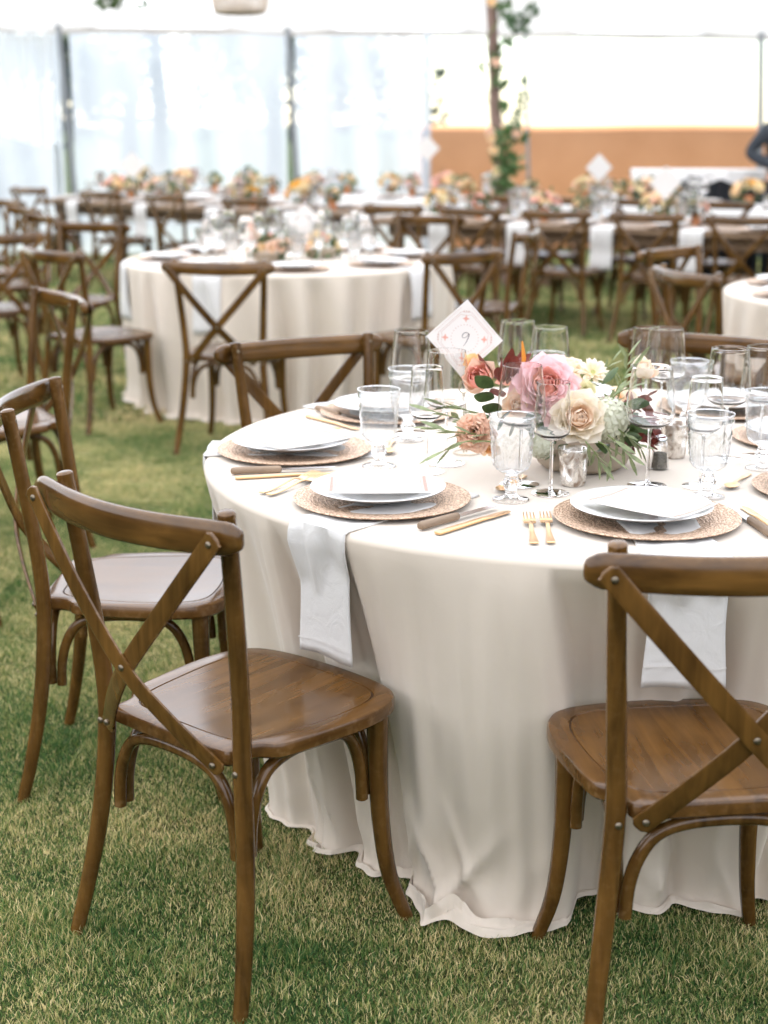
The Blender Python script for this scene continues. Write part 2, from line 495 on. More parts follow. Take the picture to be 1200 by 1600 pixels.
nt.links.new(rp.outputs[0], b.inputs['Base Color']); b.inputs['Roughness'].default_value = .55; b.inputs['Specular IOR Level'].default_value = .3
tr = N(nt, 'ShaderNodeBsdfTranslucent'); nt.links.new(rp.outputs[0], tr.inputs[0])
mx = N(nt, 'ShaderNodeMixShader'); mx.inputs[0].default_value = .3
nt.links.new(b.outputs[0], mx.inputs[1]); nt.links.new(tr.outputs[0], mx.inputs[2]); nt.links.new(mx.outputs[0], nt.nodes['Material Output'].inputs[0])
M['grass'] = m

def grass_patch(n, size, seed, hmin=.009, hmax=.021, wid=.0017):
    r = np.random.default_rng(seed)
    p = r.uniform(-size / 2, size / 2, (n, 2))
    h = r.uniform(hmin, hmax, n) * (1 + .5 * wob(p[:, 0] * 18, p[:, 1] * 18, seed))
    h = np.clip(h, .008, .05)
    a = r.uniform(0, 2 * PI, n); lean = r.uniform(.15, 1.0, n) * h
    wd = r.uniform(.6, 1.2, n) * wid; fa = a + r.normal(0, .9, n)
    dx, dy = np.cos(a), np.sin(a); sx, sy = -np.sin(fa), np.cos(fa)
    Vv = np.empty((n, 5, 3))
    for k, (t, ww) in enumerate(((0, 1), (0, -1), (.55, .85), (.55, -.85), (1, 0))):
        Vv[:, k, 0] = p[:, 0] + dx * lean * t * t + sx * wd * ww * .5
        Vv[:, k, 1] = p[:, 1] + dy * lean * t * t + sy * wd * ww * .5
        Vv[:, k, 2] = h * t * (1 - .12 * t) - .001
    base = np.arange(n)[:, None] * 5
    me = bpy.data.meshes.new('grass_patch')
    quads = base + np.array([0, 1, 3, 2]); tris = base + np.array([2, 3, 4])
    me.vertices.add(n * 5); me.vertices.foreach_set('co', Vv.reshape(-1))
    li = np.concatenate([quads.reshape(-1), tris.reshape(-1)])
    me.loops.add(len(li)); me.loops.foreach_set('vertex_index', li)
    me.polygons.add(2 * n)
    me.polygons.foreach_set('loop_start', np.concatenate([np.arange(n) * 4, 4 * n + np.arange(n) * 3]))
    me.polygons.foreach_set('loop_total', np.concatenate([np.full(n, 4), np.full(n, 3)]))
    at = me.attributes.new('dry', 'FLOAT', 'POINT')
    dr = np.clip(r.beta(1.5, 1.75, n) * .94 + .10 * wob(p[:, 0] * 9, p[:, 1] * 9, seed + 5), 0, 1)
    at.data.foreach_set('value', np.repeat(dr, 5))
    me.update(calc_edges=True)
    me.materials.append(M['grass'])
    return bpy.data.objects.new('grass_patch', me)

def grass_field(name, patches, pts, label):
    me = bpy.data.meshes.new(name); me.from_pydata(pts, [], [])
    o = ob(name, me); me.materials.append(M['grass'])
    g = bpy.data.node_groups.new(name, 'GeometryNodeTree')
    g.interface.new_socket('Geometry', in_out='INPUT', socket_type='NodeSocketGeometry')
    g.interface.new_socket('Geometry', in_out='OUTPUT', socket_type='NodeSocketGeometry')
    gi = g.nodes.new('NodeGroupInput'); go = g.nodes.new('NodeGroupOutput')
    iop = g.nodes.new('GeometryNodeInstanceOnPoints'); jn = g.nodes.new('GeometryNodeJoinGeometry')
    for p in patches:
        oi = g.nodes.new('GeometryNodeObjectInfo'); oi.inputs['Object'].default_value = p; oi.inputs['As Instance'].default_value = True
        g.links.new(oi.outputs['Geometry'], jn.inputs[0])
    rv = g.nodes.new('FunctionNodeRandomValue'); rv.data_type = 'INT'
    rv.inputs[4].default_value = 0; rv.inputs[5].default_value = 3
    mu = g.nodes.new('ShaderNodeMath'); mu.operation = 'MULTIPLY'; mu.inputs[1].default_value = PI / 2
    g.links.new(rv.outputs[2], mu.inputs[0])
    cx = g.nodes.new('ShaderNodeCombineXYZ'); g.links.new(mu.outputs[0], cx.inputs[2])
    g.links.new(gi.outputs[0], iop.inputs['Points']); g.links.new(jn.outputs[0], iop.inputs['Instance'])
    iop.inputs['Pick Instance'].default_value = True
    g.links.new(cx.outputs[0], iop.inputs['Rotation'])
    g.links.new(iop.outputs[0], go.inputs[0])
    md = o.modifiers.new('grass', 'NODES'); md.node_group = g
    return tag(o, label, 'grass', kind='stuff')

near = [grass_patch(19000, .5, 11 + k) for k in range(3)]
far = [grass_patch(7000, 1.0, 31 + k, .015, .04, .005) for k in range(2)]
pn = [(x * .5, 1.75 + y * .5, 0) for y in range(12) for x in range(-5, 7) if abs(x * .5) < .62 + .29 * (1.75 + y * .5)]
pf = [(x * 1.0, 8.0 + y, 0) for y in range(9) for x in range(-5, 7)]
grass_field('grass', near, pn, 'short mown lawn of green and straw coloured blades around table nine')
grass_field('grass', far, pf, 'short green lawn under the far rows of tables')

# ------------------------------------------------------------------ tent
WALL_Y = 17.0
POLES = [(-3.52, 2.50), (-1.03, 2.46), (1.55, 2.44), (4.12, 2.41)]
m, nt, b = mat('sailcloth')
co = coords(nt, rnd=False)
nz = N(nt, 'ShaderNodeTexNoise', i_Scale=.7, i_Detail=4.0); nt.links.new(co, nz.inputs['Vector'])
rp = ramp(nt, nz.outputs[0], [(.3, (.85, .845, .84, 1)), (.7, (.91, .905, .90, 1))])
df = N(nt, 'ShaderNodeBsdfDiffuse'); tr = N(nt, 'ShaderNodeBsdfTranslucent')
nt.links.new(rp.outputs[0], df.inputs[0]); nt.links.new(rp.outputs[0], tr.inputs[0])
mx = N(nt, 'ShaderNodeMixShader'); mx.inputs[0].default_value = .74
nt.links.new(df.outputs[0], mx.inputs[1]); nt.links.new(tr.outputs[0], mx.inputs[2]); nt.links.new(mx.outputs[0], nt.nodes['Material Output'].inputs[0])
nt.nodes.remove(b)
M['sail'] = m
m, nt, b = mat('webbing')
df = N(nt, 'ShaderNodeBsdfDiffuse'); tr = N(nt, 'ShaderNodeBsdfTranslucent'); df.inputs[0].default_value = (.80, .79, .77, 1); tr.inputs[0].default_value = (.80, .79, .77, 1)
mx = N(nt, 'ShaderNodeMixShader'); mx.inputs[0].default_value = .38
nt.links.new(df.outputs[0], mx.inputs[1]); nt.links.new(tr.outputs[0], mx.inputs[2]); nt.links.new(mx.outputs[0], nt.nodes['Material Output'].inputs[0]); nt.nodes.remove(b)
M['webbing'] = m
tent = empty('tent', (0, WALL_Y, 0), 0, 'large white sailcloth tent with clear side walls over the dining tables', 'tent')
def canopy_z(x, y):
    e = np.interp(x, [-9, -3.52, 4.12, 9], [2.52, 2.49, 2.41, 2.41])
    d = np.minimum((WALL_Y + .10 - y), (y + 7)); d = np.clip(d, 0, None)
    dx = np.clip(9.2 - np.abs(x), 0, None)
    u = np.minimum(d, dx * 1.0)
    return e + 2.3 * (1 - np.exp(-u / 4.2)) + .06 * np.sin(x * 2.42 + 1.2) * np.exp(-d / 2.5) * (d > 0) + .05 * wob(x * .8, y * .8, 3) * np.clip(u, 0, 1)
gx = np.linspace(-9.2, 9.2, 70); gy = np.linspace(-7, WALL_Y + .10, 90)
V = [(x, y - WALL_Y, float(canopy_z(x, y))) for y in gy for x in gx]
F = [(j * 70 + i, j * 70 + i + 1, (j + 1) * 70 + i + 1, (j + 1) * 70 + i) for j in range(89) for i in range(69)]
ob('canopy', me_new('canopy', V, F), M['sail'], tent)
# rounded reinforcement patches sewn under the canopy at every side pole
for px, ez in POLES:
    V = [(px, .06, float(canopy_z(px, WALL_Y + .06)) - .012)]; F = []
    ring = []
    for k in range(25):
        a = PI * k / 24
        for rr in (.5, 1.0):
            x = px + 0.85 * rr * math.cos(a); y = WALL_Y + .06 - 0.9 * rr * math.sin(a)
            V.append((x, y - WALL_Y, float(canopy_z(x, y)) - .012))
    for k in range(24):
        F.append((0, 1 + 2 * k, 3 + 2 * k)); F.append((1 + 2 * k, 2 + 2 * k, 4 + 2 * k, 3 + 2 * k))
    ob('reinforcement_patch', me_new('patch', V, F), M['webbing'], tent)
# eave band
V = []; F = []
for i, x in enumerate(np.linspace(-9.2, 9.2, 93)):
    z = float(canopy_z(x, WALL_Y + .10))
    dz = .065 + .006 * math.sin(x * 5)
    V += [(x, .112, z + .01), (x, .118 + .01 * math.sin(x * 9), z - dz)]
    if i: F.append((2 * i - 2, 2 * i - 1, 2 * i + 1, 2 * i))
ob('eave_band', me_new('band', V, F), simple('eave_webbing', (.52, .48, .43, 1), .85), tent)
for px, ez in POLES:
    P = [(px + .10, 0, 0), (px + .03, 0, 1.5), (px - .02, 0, ez + .02)]
    ob('side_pole', me_new('pole', *sweep(catmull(P, 12), .018 if 1 < px < 2 else .032, seg=12)), M['metal_pole'], tent)
M['vinyl'] = shell_glass('clear_vinyl', (.96, .98, 1, 1), 1.0, haze=.50)
for (x0, x1) in ((-6.2, -3.58), (-3.46, -1.08), (-.98, .42)):
    V = []; F = []; nx_, nz_ = 40, 14
    for j in range(nz_ + 1):
        for i in range(nx_ + 1):
            x = x0 + (x1 - x0) * i / nx_; z = .03 + 2.40 * j / nz_
            V.append((x, .155 + .016 * float(wob(x * 9, z * 1.2, 8)), z))
    for j in range(nz_):
        for i in range(nx_):
            q = j * (nx_ + 1) + i; F.append((q, q + 1, q + nx_ + 2, q + nx_ + 1))
    ob('clear_wall_panel', me_new('panel', V, F), M['vinyl'], tent)
# gathered panel where the clear wall is drawn aside
V = []; F = []
nn = 60
for j in range(13):
    for i in range(nn + 1):
        u = i / nn; z = .03 + 2.38 * j / 12
        x = .42 + .10 * u; y = .03 + .035 * math.sin(u * 38 + .4 * math.sin(z * 2)) + .01
        V.append((x, y, z))
for j in range(12):
    for i in range(nn):
        q = j * (nn + 1) + i; F.append((q, q + 1, q + nn + 2, q + nn + 1))
ob('gathered_wall_panel', me_new('gather', V, F), M['vinyl'], tent)

# swagged white curtain
m = fabric_mat('sheer_curtain', (.78, .80, .80, 1), weave=300, wst=.2, trans=.45)
V = []; F = []; nu, nv = 70, 26
for j in range(nv + 1):
    v = j / nv
    for i in range(nu + 1):
        u = i / nu
        x0 = -5.0 + 1.42 * u
        zt = 2.40
        zb = 1.20 + .38 * (1 - u) ** 1.6 + .25 * max(0, .35 - u)
        xb = -5.0 + 1.42 * (u ** .72)
        x = x0 * (1 - v ** 1.4) + xb * v ** 1.4
        z = zt + (zb - zt) * v
        y = -.12 + .035 * math.sin(u * 46 + 2 * v) * (.35 + .65 * (1 - v))
        V.append((x, y, z))
for j in range(nv):
    for i in range(nu):
        q = j * (nu + 1) + i; F.append((q, q + nu + 1, q + nu + 2, q + 1))
# tail below the tie
k0 = len(V)
for j in range(9):
    for i in range(19):
        u = i / 18; v = j / 8
        x = -3.60 + .10 * (u - .5) * (.6 + 1.2 * v); z = 1.26 - 1.22 * v
        V.append((x, -.12 + .03 * math.sin(u * 26), z))
for j in range(8):
    for i in range(18):
        q = k0 + j * 19 + i; F.append((q, q + 19, q + 20, q + 1))
cu = tag(ob('curtain', me_new('curtain', V, F), m, loc=(0, WALL_Y, 0)), 'white sheer curtain swagged and tied to the tent side pole', 'curtain')

# ------------------------------------------------------------------ terracotta garden wall
m, nt, b = mat('terracotta_stucco')
co = coords(nt, rnd=False)
n1 = N(nt, 'ShaderNodeTexNoise', i_Scale=1.8, i_Detail=6.0); nt.links.new(co, n1.inputs['Vector'])
n2 = N(nt, 'ShaderNodeTexNoise', i_Scale=60.0, i_Detail=4.0); nt.links.new(co, n2.inputs['Vector'])
rp = ramp(nt, n1.outputs[0], [(.3, (.62, .285, .122, 1)), (.7, (.70, .335, .152, 1))])
nt.links.new(rp.outputs[0], b.inputs['Base Color']); b.inputs['Roughness'].default_value = .9
bp = N(nt, 'ShaderNodeBump', i_Strength=.5, i_Distance=.01); nt.links.new(n2.outputs[0], bp.inputs['Height']); nt.links.new(bp.outputs[0], b.inputs['Normal'])
V = []; F = []
prof = [(-.16, 0), (-.16, 1.36), (-.13, 1.41), (-.06, 1.44), (.06, 1.44), (.13, 1.41), (.16, 1.36), (.16, 0)]
xs = np.linspace(.39, 14, 60)
for x in xs:
    for (dy, z) in prof: V.append((x, dy + .008 * math.sin(x * 3), z + (.02 * (x - 2) * .2 + .006 * math.sin(x * 2.3) if z > .1 else 0)))
for i in range(59):
    for j in range(7):
        q = i * 8 + j; F.append((q, q + 8, q + 9, q + 1))
F.append(tuple(range(7, -1, -1))); F.append(tuple(59 * 8 + k for k in range(8)))
tag(ob('garden_wall', me_new('wall', V, F, angle=50), m, loc=(0, 18.6, 0)), 'terracotta coloured stucco garden wall beyond the open tent side', 'wall')

# ------------------------------------------------------------------ trees outside
M['tree_leaf'] = simple('tree_leaf', (.075, .10, .055, 1), .55, var=(.6, .35), trans=.3)
M['trunk'] = wood_mat('tree_bark', (.06, .045, .035, 1), (.16, .12, .09, 1), rough=.9, worn=0)
def leaf_cloud(centers, radii, per, size, seed, elong=1.6):
    r = np.random.default_rng(seed)
    V = []; F = []
    for c, rad in zip(centers, radii):
        n = int(per * rad * rad)
        d = r.normal(size=(n, 3)); d /= np.linalg.norm(d, axis=1)[:, None]
        p = np.array(c) + d * (rad * r.uniform(.45, 1.05, n) ** .6)[:, None]
        a = r.normal(size=(n, 3)); a /= np.linalg.norm(a, axis=1)[:, None]
        b_ = np.cross(a, r.normal(size=(n, 3))); b_ /= np.linalg.norm(b_, axis=1)[:, None]
        s = size * r.uniform(.6, 1.3, n)[:, None]
        q = np.stack([p - a * s * elong / 2, p + b_ * s * .32, p + a * s * elong / 2, p - b_ * s * .32], 1)
        k = len(V); V.extend(q.reshape(-1, 3).tolist())
        F.extend([(k + 4 * i, k + 4 * i + 1, k + 4 * i + 2, k + 4 * i + 3) for i in range(n)])
    return V, F
def tree_proto(seed, H):
    r = random.Random(seed)
    t = empty('tree')
    tb = MB()
    tp = catmull([(0, 0, -.1), (.1, .05, H * .25), (-.05, .1, H * .5), (.1, 0, H * .8)], 12)
    tb.add(*sweep(tp, np.linspace(.2, .06, 12), seg=9))
    cs, rs = [], []
    for k in range(15):
        a = r.uniform(0, 2 * PI); z0 = H * r.uniform(.22, .75); L = H * r.uniform(.18, .34)
        e = (math.cos(a) * L, math.sin(a) * L, z0 + L * r.uniform(.1, .6))
        tb.add(*sweep(catmull([(0, .05, z0), (e[0] * .5, e[1] * .5, z0 + (e[2] - z0) * .35), e], 7), np.linspace(.07, .02, 7), seg=6))
        cs.append(e); rs.append(r.uniform(.55, 1.05) * H / 7)
        if r.random() < .7: cs.append((e[0] * .55, e[1] * .55, e[2] + r.uniform(-.2, .6))); rs.append(r.uniform(.5, .9) * H / 7)
    ob('trunk', tb.mesh('trunk'), M['trunk'], t)
    ob('crown', me_new('crown', *leaf_cloud(cs, rs, 330, .13, seed), smooth=False), M['tree_leaf'], t)
    return t
tp_ = [tree_proto(51, 6.5), tree_proto(52, 5.2)]
first = {0: True, 1: True}
for i, (x, y, k, s) in enumerate([(-8.6, 25, 0, 1), (-6.0, 27, 1, 1.05), (-3.9, 24, 1, .9), (-2.2, 30, 0, 1.0), (-1.0, 25.5, 1, 1.0), (-7.4, 29, 1, .95), (-10.8, 31, 1, 1.2), (-4.9, 33, 0, 1.1), (-2.6, 36, 0, 1.0)]):
    if first[k]: t = tp_[k]; first[k] = False
    else: t = copy_tree(tp_[k])
    t.location = (x, y, 0); t.rotation_euler = (0, 0, i * 1.7); t.scale = (s, s, s)
    tag(t, 'leafy grey-green tree standing outside the clear tent wall', 'tree', 'trees outside the tent')
# hedge seen below the swagged curtain
cs = [(random.uniform(-1.3, 1.3), random.uniform(-.3, .3), random.uniform(.35, 1.15)) for k in range(26)]
hd = empty('shrub', (-5.75, 20.5, 0), 0, 'dark rounded shrub outside behind the swagged curtain', 'shrub')
ob('foliage', me_new('shrub', *leaf_cloud(cs, [.42] * 26, 900, .09, 77), smooth=False), simple('shrub_leaf', (.03, .045, .04, 1), .6, trans=.1), hd)
sb = MB()
for k in range(6): sb.add(*sweep([(random.uniform(-.2, .2), 0, 0), cs[k]], np.array([.03, .012]), seg=6))
ob('branch', sb.mesh('branches'), M['trunk'], hd)

# unseen hedges added behind and beside the tent to block low sky light
def hedge(name, c, L, rz, H_, label, seed):
    t = empty(name, (c[0], c[1], 0), rz, label, 'hedge')
    ob('shade_hedge_core', me_new('core', *(lambda b_: (b_.V, b_.F))(MB().box((0, 0, H_ / 2 - .05), (L - .2, .7, H_ - .1))), smooth=False), HM, t)
    r_ = np.random.default_rng(seed); n = int(L * 900)
    p = np.column_stack([r_.uniform(-L / 2, L / 2, n), r_.choice([-1, 1], n) * r_.uniform(.30, .55, n), r_.uniform(0, H_, n) ** 1.0])
    a = r_.normal(size=(n, 3)); a /= np.linalg.norm(a, axis=1)[:, None]; b_ = np.cross(a, r_.normal(size=(n, 3))); b_ /= np.linalg.norm(b_, axis=1)[:, None]
    q = np.stack([p - a * .09, p + b_ * .04, p + a * .09, p - b_ * .04], 1).reshape(-1, 3)
    ob('foliage', me_new('foliage', q, [(4 * i, 4 * i + 1, 4 * i + 2, 4 * i + 3) for i in range(n)], smooth=False), HM, t)
HM = simple('hedge_leaf', (.055, .075, .030, 1), .6, var=(3, .35))
hedge('hedge', (0, -9.0), 24, 0, 3.4, 'unseen added light-blocking green hedge across the lawn opposite the terracotta wall', 61)
hedge('hedge', (11.0, 3.0), 24, PI / 2, 3.2, 'unseen added light-blocking green hedge along the tent side by the third round table', 62)
hedge('hedge', (-11.5, 1.0), 22, PI / 2, 3.2, 'unseen added light-blocking green hedge along the tent side by the swagged curtain', 63)

# ------------------------------------------------------------------ cross-back chair
def arch(P0, top, P1):
    """bentwood arch: up from P0, across below the seat, down to P1"""
    P0, P1 = np.array(P0), np.array(P1); d = P1 - P0
    f = [(.0, 0), (.012, .32), (.055, .62), (.14, .86), (.28, .97), (.5, 1), (.72, .97), (.86, .86), (.945, .62), (.988, .32), (1, 0)]
    return catmull([P0 + d * t + np.array((0, 0, (top - P0[2]) * h)) for t, h in f], 34)

def chair_proto():
    t = empty('cross_back_chair')
    for s in (-1, 1):
        P = [(s * .226, -.262, .0), (s * .214, -.238, .10), (s * .196, -.212, .25), (s * .181, -.199, .43), (s * .185, -.203, .56), (s * .197, -.222, .73), (s * .208, -.244, .897)]
        o = ob('back_leg', me_new('back_leg', *sweep(catmull(P, 22), np.interp(np.linspace(0, 1, 22), [0, .3, .5, 1], [.0135, .0165, .0172, .0150]), seg=12, dome=.25)), M['chair'], t)
        rv = ob('rivet', RIV, M['rivet'], o, (s * .180, -.2165, .432), (PI / 2, 0, 0))
        rv = ob('rivet', RIV, M['rivet'], o, (s * .2075, -.2275, .876), (-PI / 2, 0, 0), (.8, .8, .8))
        P = [(s * .176, .148, .445), (s * .175, .150, .34), (s * .177, .155, .22), (s * .187, .168, .10), (s * .208, .196, .0)]
        o = ob('front_leg', me_new('front_leg', *sweep(catmull(P, 18), np.interp(np.linspace(0, 1, 18), [0, .4, 1], [.0195, .0165, .0125]), seg=12, power=2.8, side=(1, 0, 0), dome=.2)), M['chair'], t)
    # top rail
    P = [(-.256, -.263, .866), (-.2, -.279, .864), (-.1, -.302, .862), (0, -.310, .861), (.1, -.302, .862), (.2, -.279, .864), (.256, -.263, .866)]
    pth = catmull(P, 30); hh = np.interp(np.abs(pth[:, 0]), [0, .2, .235, .25, .2565], [.0295, .0285, .0275, .0235, .018])
    o = ob('top_rail', me_new('top_rail', *sweep(pth, hh, np.interp(np.abs(pth[:, 0]), [0, .24, .257], [.0130, .0130, .011]), seg=14, power=2.7, side=(0, .08, 1), dome=.6)), M['chair_h'], t)
    # crossed braces
    for s, off in ((-1, -.0045), (1, .0035)):
        P = [(s * .236, -.2965, .872), (s * .222, -.2965, .855), (s * .115, -.3010 + off, .732), (0, -.2950 + off, .603), (-s * .075, -.266 + off * .5, .519), (-s * .138, -.2285, .446), (-s * .150, -.2225, .433)]
        pth = catmull(P, 28)
        o = ob('cross_brace', me_new('brace', *sweep(pth, np.interp(np.linspace(0, 1, 28), [0, .03, .97, 1], [.013, .0175, .0175, .013]), .0036, seg=12, power=4.5, side=(s * .75, 0, -.66), dome=1.2)), M['chair'], t)
        ob('rivet', RIV, M['rivet'], o, (s * .226, -.3005, .860), (PI / 2, 0, 0))
        ob('rivet', RIV, M['rivet'], o, (-s * .141, -.2325, .443), (PI / 2, 0, 0))
        if s < 0: ob('rivet', RIV, M['rivet'], o, (0, -.3035, .603), (PI / 2, 0, 0))
    # bentwood arches under the seat
    zt = .425; z0 = .262
    ends = [((-.158, -.196, z0), (.158, -.196, z0)), ((-.150, .150, z0), (.150, .150, z0)), ((.166, -.172, z0), (.160, .122, z0)), ((-.166, -.172, z0), (-.160, .122, z0))]
    for a, b_ in ends:
        ob('bentwood_arch', me_new('arch', *sweep(arch(a, zt, b_), .0112, seg=10, power=2.3, dome=.2)), M['chair'], t)
    # seat with a routed line
    half = [(0, -.213), (.10, -.213), (.145, -.211), (.158, -.203), (.1605, -.185), (.162, -.165), (.172, -.146), (.192, -.132), (.203, -.11), (.214, -.04), (.2225, .04), (.222, .10), (.211, .148), (.186, .184), (.145, .203), (.08, .213), (0, .217)]
    rp_ = catmull(half, 46)
    out = np.vstack([rp_, np.column_stack([-rp_[-2:0:-1, 0], rp_[-2:0:-1, 1]])]); n = len(out)
    def inset(d):
        tg = np.roll(out, -1, 0) - np.roll(out, 1, 0); tg /= np.linalg.norm(tg, axis=1)[:, None]
        return out + np.column_stack([-tg[:, 1], tg[:, 0]]) * d
    hin = [(0, -.172), (.09, -.172), (.125, -.165), (.148, -.14), (.165, -.09), (.178, -.01), (.183, .06), (.180, .108), (.165, .146), (.13, .166), (.07, .175), (0, .178)]
    ri = catmull(hin, 46); inn = np.vstack([ri, np.column_stack([-ri[-2:0:-1, 0], ri[-2:0:-1, 1]])])
    cen = inn.mean(0)
    def zt_(P): return .4645 - .007 * np.clip(1 - (P[:, 0] / .2) ** 2 - (P[:, 1] / .2) ** 2, 0, 1)
    loops = []
    o2 = out
    loops.append(np.column_stack([inset(.006), np.full(n, .4345)])); loops.append(np.column_stack([out, np.full(n, .440)]))
    loops.append(np.column_stack([out, np.full(n, .4575)])); loops.append(np.column_stack([inset(.003), np.full(n, .4625)])); loops.append(np.column_stack([inset(.009), np.full(n, .4648)]))
    q = inn + (inn - cen) * .012; loops.append(np.column_stack([q, zt_(q)]))
    g0 = len(loops)
    loops.append(np.column_stack([inn + (inn - cen) * .007, zt_(inn) - .0022])); loops.append(np.column_stack([inn - (inn - cen) * .004, zt_(inn) - .0022]))
    for f_ in (.01, .2, .4, .6, .8, .93):
        q = inn + (cen - inn) * f_; loops.append(np.column_stack([q, zt_(q)]))
    V = np.vstack(loops); F = []; mi = []
    for k in range(len(loops) - 1):
        for j in range(n):
            j2 = (j + 1) % n
            F.append((k * n + j, k * n + j2, (k + 1) * n + j2, (k + 1) * n + j)); mi.append(1 if k == g0 else 0)
    F.append(tuple((len(loops) - 1) * n + j for j in range(n))); mi.append(0)
    F.append(tuple(range(n - 1, -1, -1))); mi.append(0)
    me = me_new('seat', V, F, angle=35)
    me.materials.append(M['seat']); me.materials.append(M['groove'])
    me.polygons.foreach_set('material_index', mi)
    ob('seat', me, None, t)
    return t
V, F = lathe([(0, .0032), (.003, .0030), (.0055, .0016), (.0062, -.002)], 10)
RIV = me_new('rivet', V, F, angle=60)
CH0 = chair_proto()
def has_rivets(o): return o.name.startswith('rivet')
_first = [True]
def chair(x, y, yaw, label, group=None, rivets=True):
    if _first[0]: t = CH0; _first[0] = False
    else:
        t = CH0.copy(); C.objects.link(t)
        for ch in PARTS:
            c = ch.copy(); C.objects.link(c); c.parent = t
            if rivets:
                for g in SUB[ch.name]:
                    d = g.copy(); C.objects.link(d); d.parent = c
    t.location = (x, y, 0); t.rotation_euler = (0, 0, yaw)
    for k in ('label', 'category', 'group'):
        if k in t: del t[k]
    return tag(t, label, 'chair', group)
bpy.context.view_layer.update()
PARTS = list(CH0.children); SUB = {p.name: list(p.children) for p in PARTS}

T9 = 'brown cross-back chair at table nine, '
chair(-.242, 2.588, -.724, T9 + 'behind the napkin hanging beside two wooden-handled knives')
chair(.519, 2.356, .116, T9 + 'its back over the hanging napkin next to two forks')
chair(-.551, 3.322, -1.60, T9 + 'side-on by the napkin folded over its edge')
chair(-.112, 3.998, 3.640, T9 + 'front facing, beyond the grey-handled knife and butter knife')
chair(.80, 4.07, 2.64, T9 + 'front facing, rail behind the cluster of wine glasses')
chair(-.685, 6.919, -.198, 'brown cross-back chair with its X seen against the second round table and white napkin')
G2 = 'chairs around the second round table'
chair(-1.42, 7.48, -.78, 'brown cross-back chair with pale shining seat beside the corner napkin of the second round table', G2)
chair(.20, 7.40, .72, 'brown cross-back chair at the second round table just behind the number nine card', G2)
chair(.56, 8.66, 1.25, 'brown cross-back chair seen edge-on beside the second round table', G2, False)
chair(.18, 9.72, 2.70, 'brown cross-back chair facing forward between the second round table and long table', G2, False)
chair(-1.86, 8.97, 2.84, 'brown cross-back chair facing forward on the grass, its rear legs toward the left farm table', None, False)
chair(-1.39, 5.23, 2.12, 'brown cross-back chair turned away from table nine with a pale seat', None)
chair(-1.50, 4.40, .55, 'brown cross-back chair of which only the rail end shows beyond table nine', None)
LL = 'brown cross-back chair turned aside on the lawn near the left long table'
chair(-2.48, 9.86, 2.16, LL, 'chairs turned aside near the left long table', False)
chair(-2.80, 10.75, 2.25, LL, 'chairs turned aside near the left long table', False)
chair(-3.15, 11.75, 2.3, 'brown cross-back chair turned aside, farthest out beside the left farm table', None, False)
chair(-2.25, 8.55, .5, 'brown cross-back chair with back turned on the open lawn beside two facing chairs', None, False)
chair(1.58, 7.16, 3.92, 'brown cross-back chair at the third round table, front of its X toward the tablecloth', None)
chair(1.50, 6.34, -1.2, 'brown cross-back chair at the third round table, back turned beside another chair', None)

# ------------------------------------------------------------------ round tables
class RoundTable:
    def __init__(s, cx, cy, R, ctrl, seed, base=-.035, puddle=None, H=.757, dents=(), bunch=()):
        s.c = (cx, cy); s.R = R; s.H = H; s.base = base; s.seed = seed
        s.th = np.radians([c[0] for c in ctrl]); s.am = np.array([c[1] for c in ctrl])
        s.puddle = puddle or (lambda a: .03); s.dents = dents; s.bunch = bunch
    def fold(s, a):
        calm = np.where(np.degrees((a + PI) % (2 * PI) - PI) < -143, .62, 1.0)
        a = (a + PI) % (2 * PI) - PI
        t = np.concatenate([s.th - 2 * PI, s.th, s.th + 2 * PI]); m_ = np.tile(s.am, 3)
        i = np.clip(np.searchsorted(t, a) - 1, 0, len(t) - 2)
        u = np.clip((a - t[i]) / (t[i + 1] - t[i]), 0, 1); u = u * u * (3 - 2 * u)
        return 1.15 * calm * (m_[i] * (1 - u) + m_[i + 1] * u)
    def rad(s, a, d):
        """cloth radius at angle a, drop d below the table top"""
        k = np.clip(d / .72, 0, 1)
        w_ = 1 - np.exp(-np.clip((d - .010) / .20, 0, None) ** .95)
        f = s.fold(a + .05 * np.sin(3 * d + a * 2))
        dn = 0
        for a0, wd, d0, amp in s.bunch:
            g_ = np.exp(-((np.degrees(a) - a0) / wd) ** 2) * np.clip((d - d0) / .14, 0, 1) ** 1.3
            r1 = 1 - np.abs(np.sin(a * 13 + 6 * d + 1.2 * np.sin(d * 11 + a * 7)))
            r2 = 1 - np.abs(np.sin(d * 13 - a * 9 + 1.5 * np.sin(a * 17)))
            dn = dn + amp * g_ * (r1 ** 2 + .7 * r2 ** 2 - .35)
        for a0, wd, dep in s.dents:      # seats and knees of chairs press the cloth in
            dd_ = np.degrees((a - math.radians(a0) + PI) % (2 * PI) - PI)
            dn = dn - dep * np.exp(-np.abs(dd_ / wd) ** 3) * (1 - np.exp(-np.clip((d - .01) / .17, 0, None) ** 1.5))
        return s.R + dn + s.base * k + f * w_ + (.004 * wob(a * 22, d * 7, s.seed) + .0075 * wob(a * 46, d * .9, s.seed + 1)) * w_
